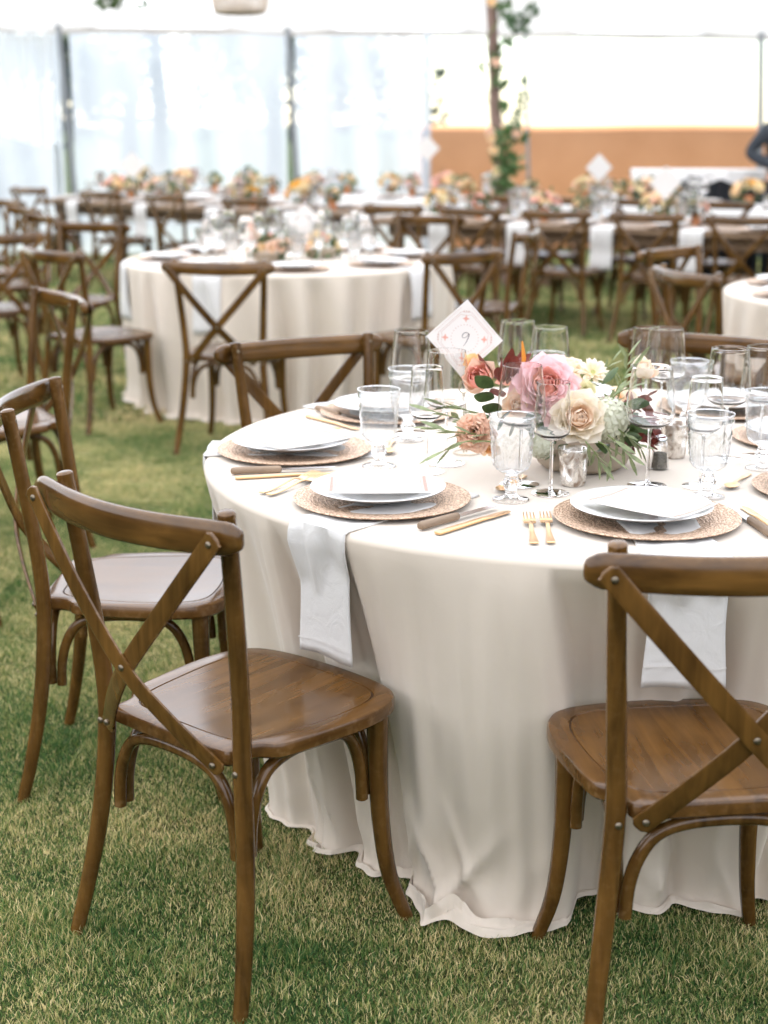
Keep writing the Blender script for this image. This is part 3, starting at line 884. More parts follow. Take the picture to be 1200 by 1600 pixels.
def build_cloth(T, label, group, na=720):
    a = np.linspace(-PI, PI, na, endpoint=False)
    rows = []
    for f_ in (.0, .15, .4, .65, .85, .95): rows.append((T.R * f_ * np.ones(na) - (.016 if f_ > .9 else 0), T.H + .0015 * wob(np.cos(a) * f_ * 7, np.sin(a) * f_ * 7, 9)))
    for k in range(1, 6):
        g = k / 5 * PI / 2
        rows.append((T.R - .016 + .016 * math.sin(g) + 0 * a, T.H - .016 + .016 * math.cos(g) + 0 * a))
    drop = T.H - .012
    for d in np.linspace(.05, drop, 46):
        d0 = float(d)
        # the cloth kneels slightly where it meets the grass
        sag = np.clip((d0 - drop + .10) / .10, 0, 1)
        rr = T.rad(a, d0) + sag ** 2 * (.006 + .25 * T.puddle(a)) + .004 * sag * wob(a * 9, d0 * 30, 4)
        rows.append((rr, T.H - d0 + 0 * a + .006 * sag * wob(a * 14, 1.0, 6)))
    r_last = rows[-1][0]
    pl = T.puddle(a)
    for k in range(1, 13):
        u = k / 12
        rr = r_last + pl * u * (1 + .25 * wob(a * 11, u * 2, 5)) + .004 * u * wob(a * 9, u * 3, 6)
        amp = np.clip(pl / .09, .1, 1)
        z = .012 + .010 * amp * np.sin(PI * u) * (1 - np.abs(np.sin(a * 31 + 3 * u))) ** 2 + amp * (.050 * np.sin(PI * u * .92) ** 2 * (.55 + .45 * wob(a * 16 + u * 3, u * 5, 8)) + .020 * np.abs(wob(a * 34 + 3 * u, u * 8, 12)) * np.sin(PI * u))
        rows.append((rr, np.maximum(z, .010)))
    V = np.concatenate([np.column_stack([T.c[0] + r * np.cos(a), T.c[1] + r * np.sin(a), np.broadcast_to(z, a.shape)]) for r, z in rows])
    V[:, 0] -= T.c[0]; V[:, 1] -= T.c[1]
    F = []
    nr = len(rows)
    for i in range(nr - 1):
        for j in range(na):
            k = (j + 1) % na
            F.append((i * na + j, i * na + k, (i + 1) * na + k, (i + 1) * na + j) if i else (0, na + k, na + j)[::-1])
    o = ob('tablecloth', me_new('tablecloth', V, F, angle=70), M['cloth'], loc=(T.c[0], T.c[1], 0))
    tag(o, label, 'tablecloth', group)
    t = empty('round_table', (T.c[0], T.c[1], 0), 0, 'round banquet table ' + label.split('over ')[-1].join(['under the cloth of ', '']), 'table', None)
    pv, pf_ = lathe([(0, T.H - .03), (T.R - .03, T.H - .03), (T.R - .02, T.H - .02), (T.R - .02, T.H - .010), (0, T.H - .010)], 48)
    ob('tabletop', me_new('tabletop', pv, pf_), M['plank'], t)
    for k in range(4):
        g = PI / 4 + k * PI / 2
        ob('leg', me_new('leg', *sweep([(.55 * math.cos(g), .55 * math.sin(g), 0.0), (.55 * math.cos(g), .55 * math.sin(g), T.H - .03)], .016, seg=8)), M['metal_pole'], t)

def rnd_ctrl(seed, n=34, amp=.03, lo=-180, hi=180):
    r = random.Random(seed); o = []; a = lo
    for k in range(n):
        o.append((lo + (hi - lo) * (k + r.uniform(-.28, .28)) / n, amp * (1 if k % 2 else -1) * r.uniform(.35, 1.15)))
    return o
front = [(-179, .02), (-174, -.03), (-169, .03), (-165.5, .01), (-163, -.03), (-156, .022), (-151, .016), (-148.5, -.03), (-143, .024), (-140.5, .022), (-139, -.03), (-135, .014), (-131.5, .020), (-129.6, -.016), (-127.2, -.020), (-125.2, .028), (-121, .038), (-117.5, .020), (-113, .030), (-108, .040), (-104, .058), (-102.2, .052), (-101.0, -.034), (-97, -.045), (-93.5, .012), (-89, .022), (-85.5, -.022), (-80, .020), (-75, .032), (-71, -.04), (-66, .02)]
def puddle9(a):
    d = np.degrees(a)
    return .010 + .060 * np.exp(-((d + 112) / 9) ** 2) + .012 * np.exp(-((d + 134) / 9) ** 2) + .02 * np.exp(-((d + 80) / 7) ** 2)
TB9 = RoundTable(.484, 3.348, .892, front + [c for c in rnd_ctrl(4, 22, .03, -60, 176)], 3, base=-.10, puddle=puddle9, dents=((-88, 17, .088), (-134, 17, .052), (-180, 17, .062), (137, 17, .20), (66, 17, .25)), bunch=((-117, 9, .50, .030), (-141, 8, .54, .030), (-84, 8, .54, .025)))
build_cloth(TB9, 'cream floor-length cloth draped over table nine with puddled hem', None, 900)
TB2 = RoundTable(-.53, 8.30, .90, rnd_ctrl(5, 64, .045), 5, base=-.03)
build_cloth(TB2, 'cream pleated cloth draped over the second round table', None, 480)
TB3 = RoundTable(2.42, 6.62, .90, rnd_ctrl(6, 54, .04), 6, base=.0)
build_cloth(TB3, 'cream cloth draped over the third round table, only its edge in view', None, 480)

# ------------------------------------------------------------------ tableware meshes
def seat_pt(T, ang, r):
    a = math.radians(ang)
    return Vector((T.c[0] + r * math.cos(a), T.c[1] + r * math.sin(a), T.H))

CHG = me_new('charger', *lathe([(0, .002), (.10, .002), (.11, .003), (.135, .007), (.168, .011), (.176, .0125), (.1775, .0115), (.175, .009), (.14, .003), (.11, 0), (0, 0)], 64))
PLT = me_new('plate', *lathe([(0, .006), (.075, .006), (.088, .008), (.105, .0135), (.128, .0195), (.1345, .021), (.1355, .0198), (.133, .0175), (.105, .010), (.085, .003), (.075, 0), (.06, .002), (0, .002)], 64), angle=75)

def wine_meshes(H, rb, rr, sf, rf):
    zb = H * sf
    bowl = smooth_prof([(.0, zb), (.010, zb + .001), (rb * .55, zb + .006), (rb * .9, zb + .017), (rb, zb + .030), (rb * .985, zb + .045), (rb * .93, zb + (H - zb) * .6), (rb * .87, zb + (H - zb) * .8), (rr, H - .001)], 26)
    bowl = [(max(0, r), z) for r, z in bowl]
    inner = [(max(0, r - .0011), z + (.0022 if z < zb + .012 else .0004)) for r, z in bowl[1:]][::-1]
    bowl = bowl + [(rr - .0002, H - .0002), (rr - .0009, H - .0002)] + inner[1:] + [(0, zb + .0022)]
    foot = [(0, .0035), (.006, .0033), (rf * .6, .0022), (rf * .96, .0014), (rf, .0008), (rf * .98, 0), (0, 0)]
    stem = sweep(catmull([(0, 0, .003), (0, 0, .012), (0, 0, H * .2), (0, 0, zb * .8), (0, 0, zb - .003), (0, 0, zb + .0018)], 14), np.interp(np.linspace(0, 1, 14), [0, .12, .3, .75, .92, 1], [.0075, .0042, .0034, .0034, .0048, .0085]), seg=12, dome=0)
    return (me_new('bowl', *lathe(bowl, 44), angle=80), me_new('foot', *lathe(foot, 40), angle=60), me_new('stem', *stem))
WINE = wine_meshes(.252, .0505, .0410, .475, .041)
WHITE = wine_meshes(.230, .0385, .0335, .475, .039)
def rim_mesh(r, z, t):
    V = []; F = []; n, k = 44, 6
    for i in range(n):
        a = 2 * PI * i / n
        for j in range(k):
            g = 2 * PI * j / k
            V.append(((r + t * math.cos(g)) * math.cos(a), (r + t * math.cos(g)) * math.sin(a), z + t * math.sin(g)))
    for i in range(n):
        for j in range(k):
            F.append((i * k + j, ((i + 1) % n) * k + j, ((i + 1) % n) * k + (j + 1) % k, i * k + (j + 1) % k))
    return me_new('rim', V, F)
RIMG = rim_mesh(.0465, .172, .0013); RIMW = rim_mesh(.0408, .2515, .0009); RIMV = rim_mesh(.0333, .2295, .0009)

def goblet_mesh():
    H = .172
    outp = smooth_prof([(.0365, 0), (.0368, .0015), (.033, .0035), (.018, .007), (.0115, .012), (.0105, .018), (.0125, .024), (.0165, .031), (.0175, .036), (.0135, .042), (.0115, .048), (.0140, .054), (.026, .060), (.0345, .070), (.0375, .085), (.0400, .11), (.0425, .14), (.0455, .165), (.0465, H)], 96)
    def disp(a, i, r, z):
        if i >= len(outp): return 0
        d = 0
        if .146 < z < .156: d += .0008 * max(0, math.cos(a * 42)) * math.sin(PI * (z - .146) / .010)
        if .1575 < z < .161: d += .0009
        if .064 < z < .144:
            v = (z - .064) / .08
            # lobed leaves climbing from the base, a swag under the band
            lf = abs(math.sin(a * 5)); rib_ = math.exp(-((v - .12 - .55 * lf ** .7) / .05) ** 2); mid = math.exp(-((lf - 1) / .02) ** 2) * (v < .6)
            ve = math.exp(-(math.sin(v * 20 - 6 * lf) / .35) ** 2) * (v < .1 + .55 * lf ** .7)
            sw = math.exp(-((v - (.90 - .20 * abs(math.sin(a * 5 + PI / 2)))) / .035) ** 2)
            d += .0011 * rib_ + .0009 * mid + .0005 * ve + .0010 * sw
        if z < .05: d += .0008 * math.cos(a * 8) * (z > .01)
        return d
    kz = next(i for i, p_ in enumerate(outp) if p_[1] > .0575)
    V, F = lathe([(0, .002)] + outp[:kz + 1] + [(0, outp[kz][1] + .004)], 96, lambda a, i, r, z: disp(a, i - 1, r, z) if 0 < i <= kz else 0)
    low = me_new('goblet_stem', V, F, angle=80)
    V, F = lathe([(0, outp[kz][1] + .0042)] + outp[kz:], 120, lambda a, i, r, z: 2.6 * disp(a, i + kz - 1, r, z))
    return low, me_new('goblet_bowl', V, F, angle=85)
GOB = goblet_mesh()
def far_glass_mesh(name, o):
    inn = [(max(0, r - .0012), z + .0008) for r, z in o[4:]][::-1]; inn[-1] = (0, inn[-1][1])
    return me_new(name, *lathe(o + [(o[-1][0] - .0006, o[-1][1] + .0003)] + inn, 20), angle=80)
FARW = far_glass_mesh('far_glass', [(.036, 0), (.02, .002), (.004, .006), (.0035, .11), (.02, .122), (.046, .14), (.047, .16), (.042, .21), (.038, .25)])
FARV = far_glass_mesh('far_small_glass', [(.034, 0), (.02, .002), (.004, .006), (.0035, .10), (.02, .112), (.036, .13), (.036, .16), (.032, .225)])
FARG = me_new('far_goblet', *lathe([(.036, 0), (.015, .006), (.011, .02), (.016, .034), (.012, .048), (.03, .062), (.038, .09), (.042, .14), (.046, .172), (.043, .172), (.038, .13), (.034, .085), (0, .066)], 20), angle=80)

SC_W, SC_V, SC_G = 'wine_glass', 'small_wine_glass', 'pressed_glass_goblet'
def glass(kind, x, y, z, label, group, s=1.0):
    rz = random.uniform(0, 6)
    if kind == 'G':
        t = empty(SC_G, (x, y, z + .0005), rz, label, 'goblet', group); t.scale = (s, s, s)
        b_ = ob('bowl', GOB[1], M['relief'], t); ob('stem', GOB[0], M['solid'], t); ob('rim', RIMG, M['solid'], b_)
        return t
    ms, nm, rim = (WINE, SC_W, RIMW) if kind == 'W' else (WHITE, SC_V, RIMV)
    t = empty(nm, (x, y, z + .0005), rz, label, 'wine glass', group); t.scale = (s, s, s)
    b_ = ob('bowl', ms[0], M['solid'], t); ob('foot', ms[1], M['solid'], t); ob('stem', ms[2], M['solid'], t)
    return t

# ---- flatware
def fork_parts():
    h = MB()
    P = catmull([(0, 0, .004), (0, .03, .0035), (0, .07, .006), (0, .105, .011), (0, .125, .009)], 20)
    h.add(*sweep(P, np.interp(np.linspace(0, 1, 20), [0, .1, .5, .85, 1], [.008, .0088, .0042, .0040, .006]), .0016, seg=10, power=3, side=(1, 0, 0), dome=1))
    h.add(*sweep(catmull([(0, .122, .009), (0, .132, .006), (0, .143, .0055), (0, .152, .007)], 8), np.array([.006, .0095, .0115, .012, .0122, .0122, .0122, .0118]), .0013, seg=10, power=3, side=(1, 0, 0), dome=.3))
    for k in range(4):
        x = -.0098 + k * .00653
        h.add(*sweep(catmull([(x, .148, .0065), (x, .17, .0095), (x * .96, .195, .0105)], 8), np.linspace(.0021, .0011, 8), .0011, seg=8, side=(1, 0, 0)))
    return h.mesh('fork')
FORK = fork_parts()
def spoon_mesh():
    h = MB()
    P = catmull([(0, 0, .003), (0, .03, .003), (0, .07, .006), (0, .105, .008), (0, .115, .006)], 18)
    h.add(*sweep(P, np.interp(np.linspace(0, 1, 18), [0, .1, .5, 1], [.007, .0078, .0035, .0045]), .0015, seg=10, power=3, side=(1, 0, 0), dome=1))
    V = []; F = []; n, k = 24, 6
    for i in range(k + 1):
        for j in range(n):
            a = 2 * PI * j / n; u = i / k
            V.append((.0155 * u * math.cos(a), .137 + .024 * u * math.sin(a) - .002 * u * math.cos(a) ** 2, .0012 + .0065 * u ** 2.2))
    for i in range(k):
        for j in range(n): F.append((i * n + j, i * n + (j + 1) % n, (i + 1) * n + (j + 1) % n, (i + 1) * n + j))
    h.add(V, F)
    return h.mesh('spoon')
SPOON = spoon_mesh()
KH = me_new('handle', *sweep(catmull([(0, 0, .009), (0, .02, .0095), (0, .06, .009), (0, .10, .0085)], 16), np.interp(np.linspace(0, 1, 16), [0, .15, .6, 1], [.0085, .0105, .0085, .0075]), .0075, seg=12, power=2.6, side=(1, 0, 0), dome=.7), angle=50)
def blade_mesh(L0, L1, w, curved=.3):
    top = [(0 * w, L0), (w * .5, L0 + .004), (w * .5, L1 - .02), (w * .3, L1 - .006), (-w * .1, L1)]
    bot = [(-w * .45, L1 - .02), (-w * .5, L1 - .05), (-w * .5, L0 + .004)]
    P = top + bot; n = len(P)
    V = [(x, y, .0075) for x, y in P] + [(x, y, .0088) for x, y in P]
    F = [tuple(range(n - 1, -1, -1)), tuple(range(n, 2 * n))] + [(i, (i + 1) % n, n + (i + 1) % n, n + i) for i in range(n)]
    return me_new('blade', V, F, smooth=False)
KB = blade_mesh(.10, .225, .016)
BUT = MB()
BUT.add(*sweep(catmull([(0, 0, .004), (0, .05, .004), (0, .11, .0045), (0, .14, .0045), (0, .19, .0042), (0, .215, .004)], 24), np.interp(np.linspace(0, 1, 24), [0, .2, .55, .68, .9, 1], [.0085, .0080, .0065, .0095, .0095, .004]), np.interp(np.linspace(0, 1, 24), [0, .55, .68, 1], [.0038, .0035, .0014, .001]), seg=12, power=2.8, side=(1, 0, 0), dome=.6))
BUTM = BUT.mesh('butter_knife')

def lay(o, a, b_, z):
    """lay flatware with its handle end at a, pointing towards b_"""
    d = Vector((b_[0] - a[0], b_[1] - a[1]))
    o.location = (a[0], a[1], z); o.rotation_euler = (0, 0, math.atan2(d.y, d.x) - PI / 2)
    return o
def fork(a, b_, label, group=None): return lay(tag(ob('fork', FORK, M['gold']), label, 'fork', group), a, b_, TB9.H + .001)
def spoon(a, b_, label, group=None): return lay(tag(ob('spoon', SPOON, M['gold']), label, 'spoon', group), a, b_, TB9.H + .001)
def knife(a, b_, label, group=None):
    t = empty('steak_knife', (0, 0, 0), 0, label, 'knife', group)
    ob('handle', KH, M['handle'], t); ob('blade', KB, M['steel'], t)
    return lay(t, a, b_, TB9.H + .0006)
def butter(a, b_, label, group=None): return lay(tag(ob('butter_knife', BUTM, M['gold']), label, 'knife', group), a, b_, TB9.H + .0006)

# ---- napkin draped from the plate over the table edge
def napkin(T, ang, wid, hang, label, group, skew=0, r0=.50, seg=(18, 46), name='napkin', seed=1):
    nu, nv = seg; a0 = math.radians(ang)
    flat = T.R - r0; L = flat + hang
    t = np.array([-math.sin(a0), math.cos(a0)]); d = np.array([math.cos(a0), math.sin(a0)])
    V = []
    top = T.H + .0042
    for j in range(nv + 1):
        s = L * j / nv
        for i in range(nu + 1):
            u = i / nu - .5
            wv = wid * u * (1 + .05 * math.sin(j * .3)) + skew * s
            if s < flat:
                r = r0 + s; z = top + .0015 * math.sin(u * 9 + s * 30) + .001 * float(wob(u * 8, s * 40, seed))
                x = T.c[0] + d[0] * r + t[0] * wv; y = T.c[1] + d[1] * r + t[1] * wv
                rr = math.hypot(x - T.c[0], y - T.c[1])
                if rr > T.R - .004:
                    z -= (rr - T.R + .004) * .9
            else:
                dd = s - flat
                k = min(1, dd / .03)
                x0 = d[0] * T.R + t[0] * wv; y0 = d[1] * T.R + t[1] * wv
                aa = math.atan2(y0, x0)
                rr = max(float(T.rad(aa, dd)), float(T.rad(a0, dd)) - .004) + .007 * k + .004 + .005 * float(wob(u * 7 + 1, s * 14, seed)) * k + .004 * k * math.sin(u * 13 + seed)
                rr = max(rr, T.R * .985)
                x = T.c[0] + rr * math.cos(aa); y = T.c[1] + rr * math.sin(aa)
                z = top - .004 * k - dd + (.012 * k + .004) * (1 - k) + .004 * math.sin(u * 5 + seed) * (j / nv)
            V.append((x - T.c[0], y - T.c[1], z))
    F = [(j * (nu + 1) + i, j * (nu + 1) + i + 1, (j + 1) * (nu + 1) + i + 1, (j + 1) * (nu + 1) + i) for j in range(nv) for i in range(nu)]
    me = me_new(name, V, F, angle=80)
    o = ob(name, me, M['napkin'], loc=(T.c[0], T.c[1], 0))
    md = o.modifiers.new('thickness', 'SOLIDIFY'); md.thickness = .0035; md.offset = 1
    # stitched hem line across the hanging end
    jh = nv - int(nv * .028 / L) - 1
    hv = []; hf = []
    for i in range(nu + 1):
        p = Vector(V[jh * (nu + 1) + i]); q = p.copy(); q.xy = q.xy * (1 + .0046 / max(.2, q.xy.length))
        hv += [q + Vector((0, 0, .0012)), q - Vector((0, 0, .0012))]
        if i: hf.append((2 * i - 2, 2 * i - 1, 2 * i + 1, 2 * i))
    if name == 'napkin' and seg[0] > 10: ob('hem', me_new('hem', hv, hf), M['napkin'], o)
    return tag(o, label, 'napkin', group)

# ---- menu card with printed lines
def card_mesh(w_, h_, curl=.0):
    V = []; F = []; n = 12
    for j in range(n + 1):
        for i in range(n + 1):
            x = (i / n - .5) * w_; y = (j / n - .5) * h_
            V.append((x, y, curl * ((2 * x / w_) ** 2 * .6 + (2 * y / h_) ** 2 * .4)))
    for j in range(n):
        for i in range(n): q = j * (n + 1) + i; F.append((q, q + 1, q + n + 2, q + n + 1))
    return V, F
def menu(corners, z, label, curl=.004):
    """corners: four ground-plane points in order round the card"""
    P = [Vector((c[0], c[1])) for c in corners]
    cx = sum(P, Vector((0, 0))) / 4
    ex = ((P[1] - P[0]) + (P[2] - P[3])) / 2; ey = ((P[3] - P[0]) + (P[2] - P[1])) / 2
    W_, H_ = .148, .205
    if ex.length > ey.length: ax = ex.normalized(); W_, H_ = H_, W_
    else: ax = ex.normalized()
    o = ob('menu_card', me_new('menu', *card_mesh(W_, H_, curl)), M['paper'], loc=(cx.x, cx.y, z), rot=(0, 0, math.atan2(ax.y, ax.x)))
    md = o.modifiers.new('thickness', 'SOLIDIFY'); md.thickness = .0012
    pr = MB(); r = random.Random(int(cx.x * 1000))
    lw, lh = (W_, H_)
    zc = lambda x, y: curl * ((2 * x / W_) ** 2 * .6 + (2 * y / H_) ** 2 * .4) + .0007
    def q(x0, y0, x1, y1):
        pr.add([(x0, y0, zc(x0, y0)), (x1, y0, zc(x1, y0)), (x1, y1, zc(x1, y1)), (x0, y1, zc(x0, y1))], [(0, 1, 2, 3)])
    long_x = W_ > H_
    A, B = (H_, W_) if long_x else (W_, H_)
    def put(a0, b0, a1, b1):
        if long_x: q(b0, a0, b1, a1)
        else: q(a0, b0, a1, b1)
    for e in (-1, 1):              # patterned bands at both ends
        for k in range(15):
            a0 = -A * .44 + k * A * .88 / 15
            put(a0, e * B * .455 - .004, a0 + .005, e * B * .455 + .004)
            put(a0 + .001, e * B * .415 - .0012, a0 + .007, e * B * .415 + .0012)
    for k in range(11):            # lines of text
        b0 = -B * .30 + k * B * .058; wdt = A * r.uniform(.18, .36)
        put(-wdt, b0, -wdt + wdt * r.uniform(.5, .9), b0 + .0016); put(-wdt * .02, b0, wdt, b0 + .0016)
    me = pr.mesh('print', smooth=False)
    ob('printed_lines', me, M['ink_pale'], o)['kind'] = 'stuff'
    return tag(o, label, 'menu')

# ------------------------------------------------------------------ table nine: place settings
H9 = TB9.H
PLACES = [('by the pair of wooden-handled knives', (-.004, 2.885), True), ('at the napkin folded over the table edge', (-.205, 3.345), True),
          ('next to the two gold forks', (.499, 2.742), True), ('near the far wine glasses beside the salt shaker', (1.005, 3.47), True),
          ('beside the small gold spoon', (.935, 2.965), True), ('beyond the goblets at the grey-handled knife', (.012, 3.80), True),
          ('behind the flower bowl', (.50, 3.985), True), ('before the chair rail behind the wine glasses', (.90, 3.86), True)]
for d_, (x, y), pl in PLACES:
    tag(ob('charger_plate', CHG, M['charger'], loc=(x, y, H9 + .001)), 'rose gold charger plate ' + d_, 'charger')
    tag(ob('dinner_plate', PLT, M['plate'], loc=(x - .008, y + .012, H9 + .0125)), 'white dinner plate on a charger ' + d_, 'plate')
ZP = H9 + .0125 + .0215
def shrink(px, z=None): return [onz(x, y, z or ZP).xy for x, y in px]
menu(shrink([(507, 777), (681, 779), (670, 737), (506, 740)]), ZP + .001, 'pale printed menu card lying square on the plate by the two knives', .002)
menu(shrink([(441, 707), (562, 691), (496, 663), (368, 687)]), ZP + .001, 'pale printed menu card on the plate at the napkin-covered edge', .003)
menu(shrink([(1053, 819), (1128, 789), (987, 762), (897, 787)]), ZP + .001, 'pale printed menu card set diagonally on the plate beside two forks', .006)
menu([(.93, 3.44), (1.07, 3.40), (1.12, 3.60), (.98, 3.63)], ZP + .001, 'pale printed menu card on the plate near the salt shaker side glasses', .003)
menu([(.90, 2.86), (1.03, 2.90), (.96, 3.09), (.83, 3.05)], ZP + .001, 'pale printed menu card on the plate beside the small gold spoon', .003)
menu([(-.06, 3.72), (.08, 3.70), (.09, 3.90), (-.05, 3.92)], ZP + .001, 'pale printed menu card on the plate beyond the goblets', .003)

NG = None
napkin(TB9, -133, .138, .262, 'long white linen napkin hanging behind the cross-back chair by two knives', NG, .0, seed=2)
napkin(TB9, -87, .148, .235, 'white linen napkin hanging beside two forks, seen through a chair back', NG, .0, seed=3)
napkin(TB9, 178, .15, .24, 'white linen napkin folded over the table edge toward the lawn', NG, .0, seed=4)
napkin(TB9, 137, .14, .20, 'white linen napkin lying under the far plate beside the grey-handled knife', NG, seed=5)

# glasses (kind, base pixel)
GL = [('G', 798, 781, 'pressed glass goblet standing in front of the flowers between two knives and the forks'),
      ('V', 860, 771, 'slim stemmed wine glass right beside the mercury votive'),
      ('W', 812, 757, 'large stemmed wine glass in front of the big pink rose'),
      ('G', 592, 729, 'pressed glass goblet beside the gold spoon at the napkin-covered place'),
      ('V', 666, 737, 'slim stemmed wine glass in front of the olive leaves'),
      ('W', 697, 724, 'large stemmed wine glass under the number nine card'),
      ('G', 637, 688, 'pressed glass goblet behind the slim glass by the olive leaves'),
      ('W', 1011, 759, 'large stemmed wine glass beside the salt shaker'),
      ('G', 1104, 777, 'pressed glass goblet in front of the salt shaker beside the diagonal menu'),
      ('V', 1095, 760, 'slim stemmed wine glass directly behind the goblet by the diagonal menu'),
      ('W', 1131, 718, 'large stemmed wine glass between the slim glass and the plate near the salt shaker'),
      ('W', 1186, 714, 'large stemmed wine glass at the charger near the salt shaker'),
      ('G', 1191, 733, 'pressed glass goblet beside the small gold spoon')]
for k, x, y, lb in GL:
    p = onz(x, y, H9); glass(k, p.x, p.y, H9, lb, None)
for k, px, py, Y, lb in [('W', 643, 537, 3.56, 'large stemmed wine glass behind the second goblet by the number nine card'),
                         ('W', 809, 517, 3.74, 'large stemmed wine glass behind the burgundy leaves'),
                         ('W', 860, 513, 3.62, 'large stemmed wine glass standing behind the pink rose'),
                         ('G', 854, 549, 3.72, 'pressed glass goblet behind the pink rose within the outline of a wine glass'),
                         ('W', 1041, 522, 3.60, 'large stemmed wine glass behind the peach leaf and cream rose'),
                         ('V', 1010, 527, 3.78, 'slim stemmed wine glass behind the cream rose'),
                         ('G', 1078, 565, 3.60, 'pressed glass goblet behind the slim glass near the far chair rail')]:
    p = at(px, py, Y); glass(k, p.x, Y, H9, lb, None)

# flatware from photo positions
g = lambda x, y: onz(x, y, H9 + .008).xy
knife(g(658, 823), g(775, 790), 'steak knife with grey wooden handle beside the square menu')
butter(g(684, 830), g(795, 796), 'gold butter knife lying against the steak knife by the square menu')
fork(g(835, 846), g(822, 790), 'gold fork of the pair, farther from the diagonal menu plate')
fork(g(861, 845), g(847, 784), 'gold fork of the pair, next to the diagonal menu charger')
knife(g(364, 737), g(545, 729), 'steak knife with grey handle beside the charger at the napkin-covered edge')
butter(g(369, 744), g(545, 735), 'gold butter knife alongside the handle at the napkin-covered charger')
fork(g(408, 767), g(508, 734), 'outer gold fork between the square menu and napkin-covered charger')
fork(g(420, 770), g(548, 729), 'inner gold fork between the square menu and napkin-covered charger')
knife(g(496, 638), g(575, 660), 'steak knife with grey wooden handle beyond the napkin-covered place')
butter(g(481, 648), g(569, 671), 'gold butter knife beyond the napkin-covered place')
knife((.705, 2.615), (.668, 2.86), 'steak knife with wooden handle beside the diagonal menu plate')
butter((.735, 2.62), (.70, 2.86), 'gold butter knife right of the diagonal menu plate')
spoon(g(1170, 737), g(1143, 758), 'small gold spoon lying by the goblets and charger')
spoon((.02, 3.47), (.01, 3.33), 'small gold spoon behind the goblet at the napkin-covered place')
spoon((.30, 3.10), (.225, 2.93), 'small gold spoon beside the square menu charger')
fork((-.31, 3.60), (-.12, 3.53), 'gold fork beyond the menu at the napkin-covered plate, first of two')
fork((-.29, 3.63), (-.10, 3.56), 'gold fork beyond the menu at the napkin-covered plate, second of two')

# votives, shaker
VOT = me_new('votive', *lathe(smooth_prof([(.0, .001), (.022, 0), (.026, .002), (.0275, .02), (.030, .05), (.0325, .076)], 24) + [(.0318, .0775), (.0305, .076), (.0275, .04), (.025, .008), (0, .006)], 40, lambda a, i, r, z: .00025 * math.sin(a * 3 + z * 60) if i < 22 else 0), angle=70)
for px, py, lb in [(895, 757, 'silver mercury glass votive holder in front of the cream rose and flower bowl'), (1052, 714, 'silver mercury glass votive holder behind the salt shaker')]:
    p = onz(px, py, H9); tag(ob('votive_holder', VOT, M['mercury'], loc=(p.x, p.y, H9 + .0005)), lb, 'votive')
p = onz(1030, 733, H9)
sh = empty('salt_shaker', (p.x, p.y, H9 + .0005), 0, 'small faceted salt and pepper shaker with chrome lid by the wine glass', 'shaker')
ob('glass_body', me_new('shaker_body', *lathe([(0, .001), (.020, 0), (.0215, .002), (.0205, .012), (.016, .040), (.0145, .054), (.0138, .0555), (0, .0555)], 10), smooth=False), M['glass'], sh)
ob('pepper', me_new('pepper', *lathe([(0, .003), (.018, .003), (.0145, .036), (0, .037)], 12)), simple('ground_pepper', (.16, .145, .12, 1), .95, bump=(600, 1.0), var=(300, .5)), sh)
ob('lid', me_new('lid', *lathe([(.0152, .054), (.0156, .056), (.0156, .066), (.0145, .070), (.009, .0755), (0, .077)], 20), angle=50), M['chrome'], sh)

# ------------------------------------------------------------------ flowers
def petal_mesh(w=.5, cup=.35, curl=.25, ruff=0, tipw=.75, n=7, seed=0):
    """unit petal, base at origin, growing along +z, outside towards -y"""
    r = np.random.default_rng(seed); V = []
    for j in range(n + 1):
        v = j / n
        wid = w * (math.sin(PI * min(1, v * .62 + .10)) ** .8) * (1 - max(0, v - tipw) / (1 - tipw) * .55 if v > tipw else 1)
        for i in range(n + 1):
            u = 2 * i / n - 1
            zz = v * (1 - .10 * abs(u) ** 2.4 * v) + (.03 * math.sin(u * 5 + seed) * v * v)
            y = cup * (u * u) * wid * 1.2 + cup * .35 * math.sin(PI * v) * -1 - curl * max(0, v - .55) ** 2 * 2.2
            if ruff: y += ruff * v * math.sin(u * 9 + seed) ; zz += ruff * .7 * v * math.sin(u * 12 + seed * 2)
            V.append((u * wid, y, zz))
    F = [(j * (n + 1) + i, j * (n + 1) + i + 1, (j + 1) * (n + 1) + i + 1, (j + 1) * (n + 1) + i) for j in range(n) for i in range(n)]
    return V, F
_pm = {}
def petal(kind, k, matname):
    key = (kind, k, matname)
    if key not in _pm:
        prm = dict(rose=dict(w=.58, cup=.42, curl=.30), bud=dict(w=.5, cup=.55, curl=.05), ruffle=dict(w=.5, cup=.2, curl=.2, ruff=.07), daisy=dict(w=.17, cup=.25, curl=.1, tipw=.85))[kind]
        me = me_new(kind + '_petal', *petal_mesh(seed=k, **prm), angle=80); me.materials.append(M[matname]); _pm[key] = me
    return _pm[key]

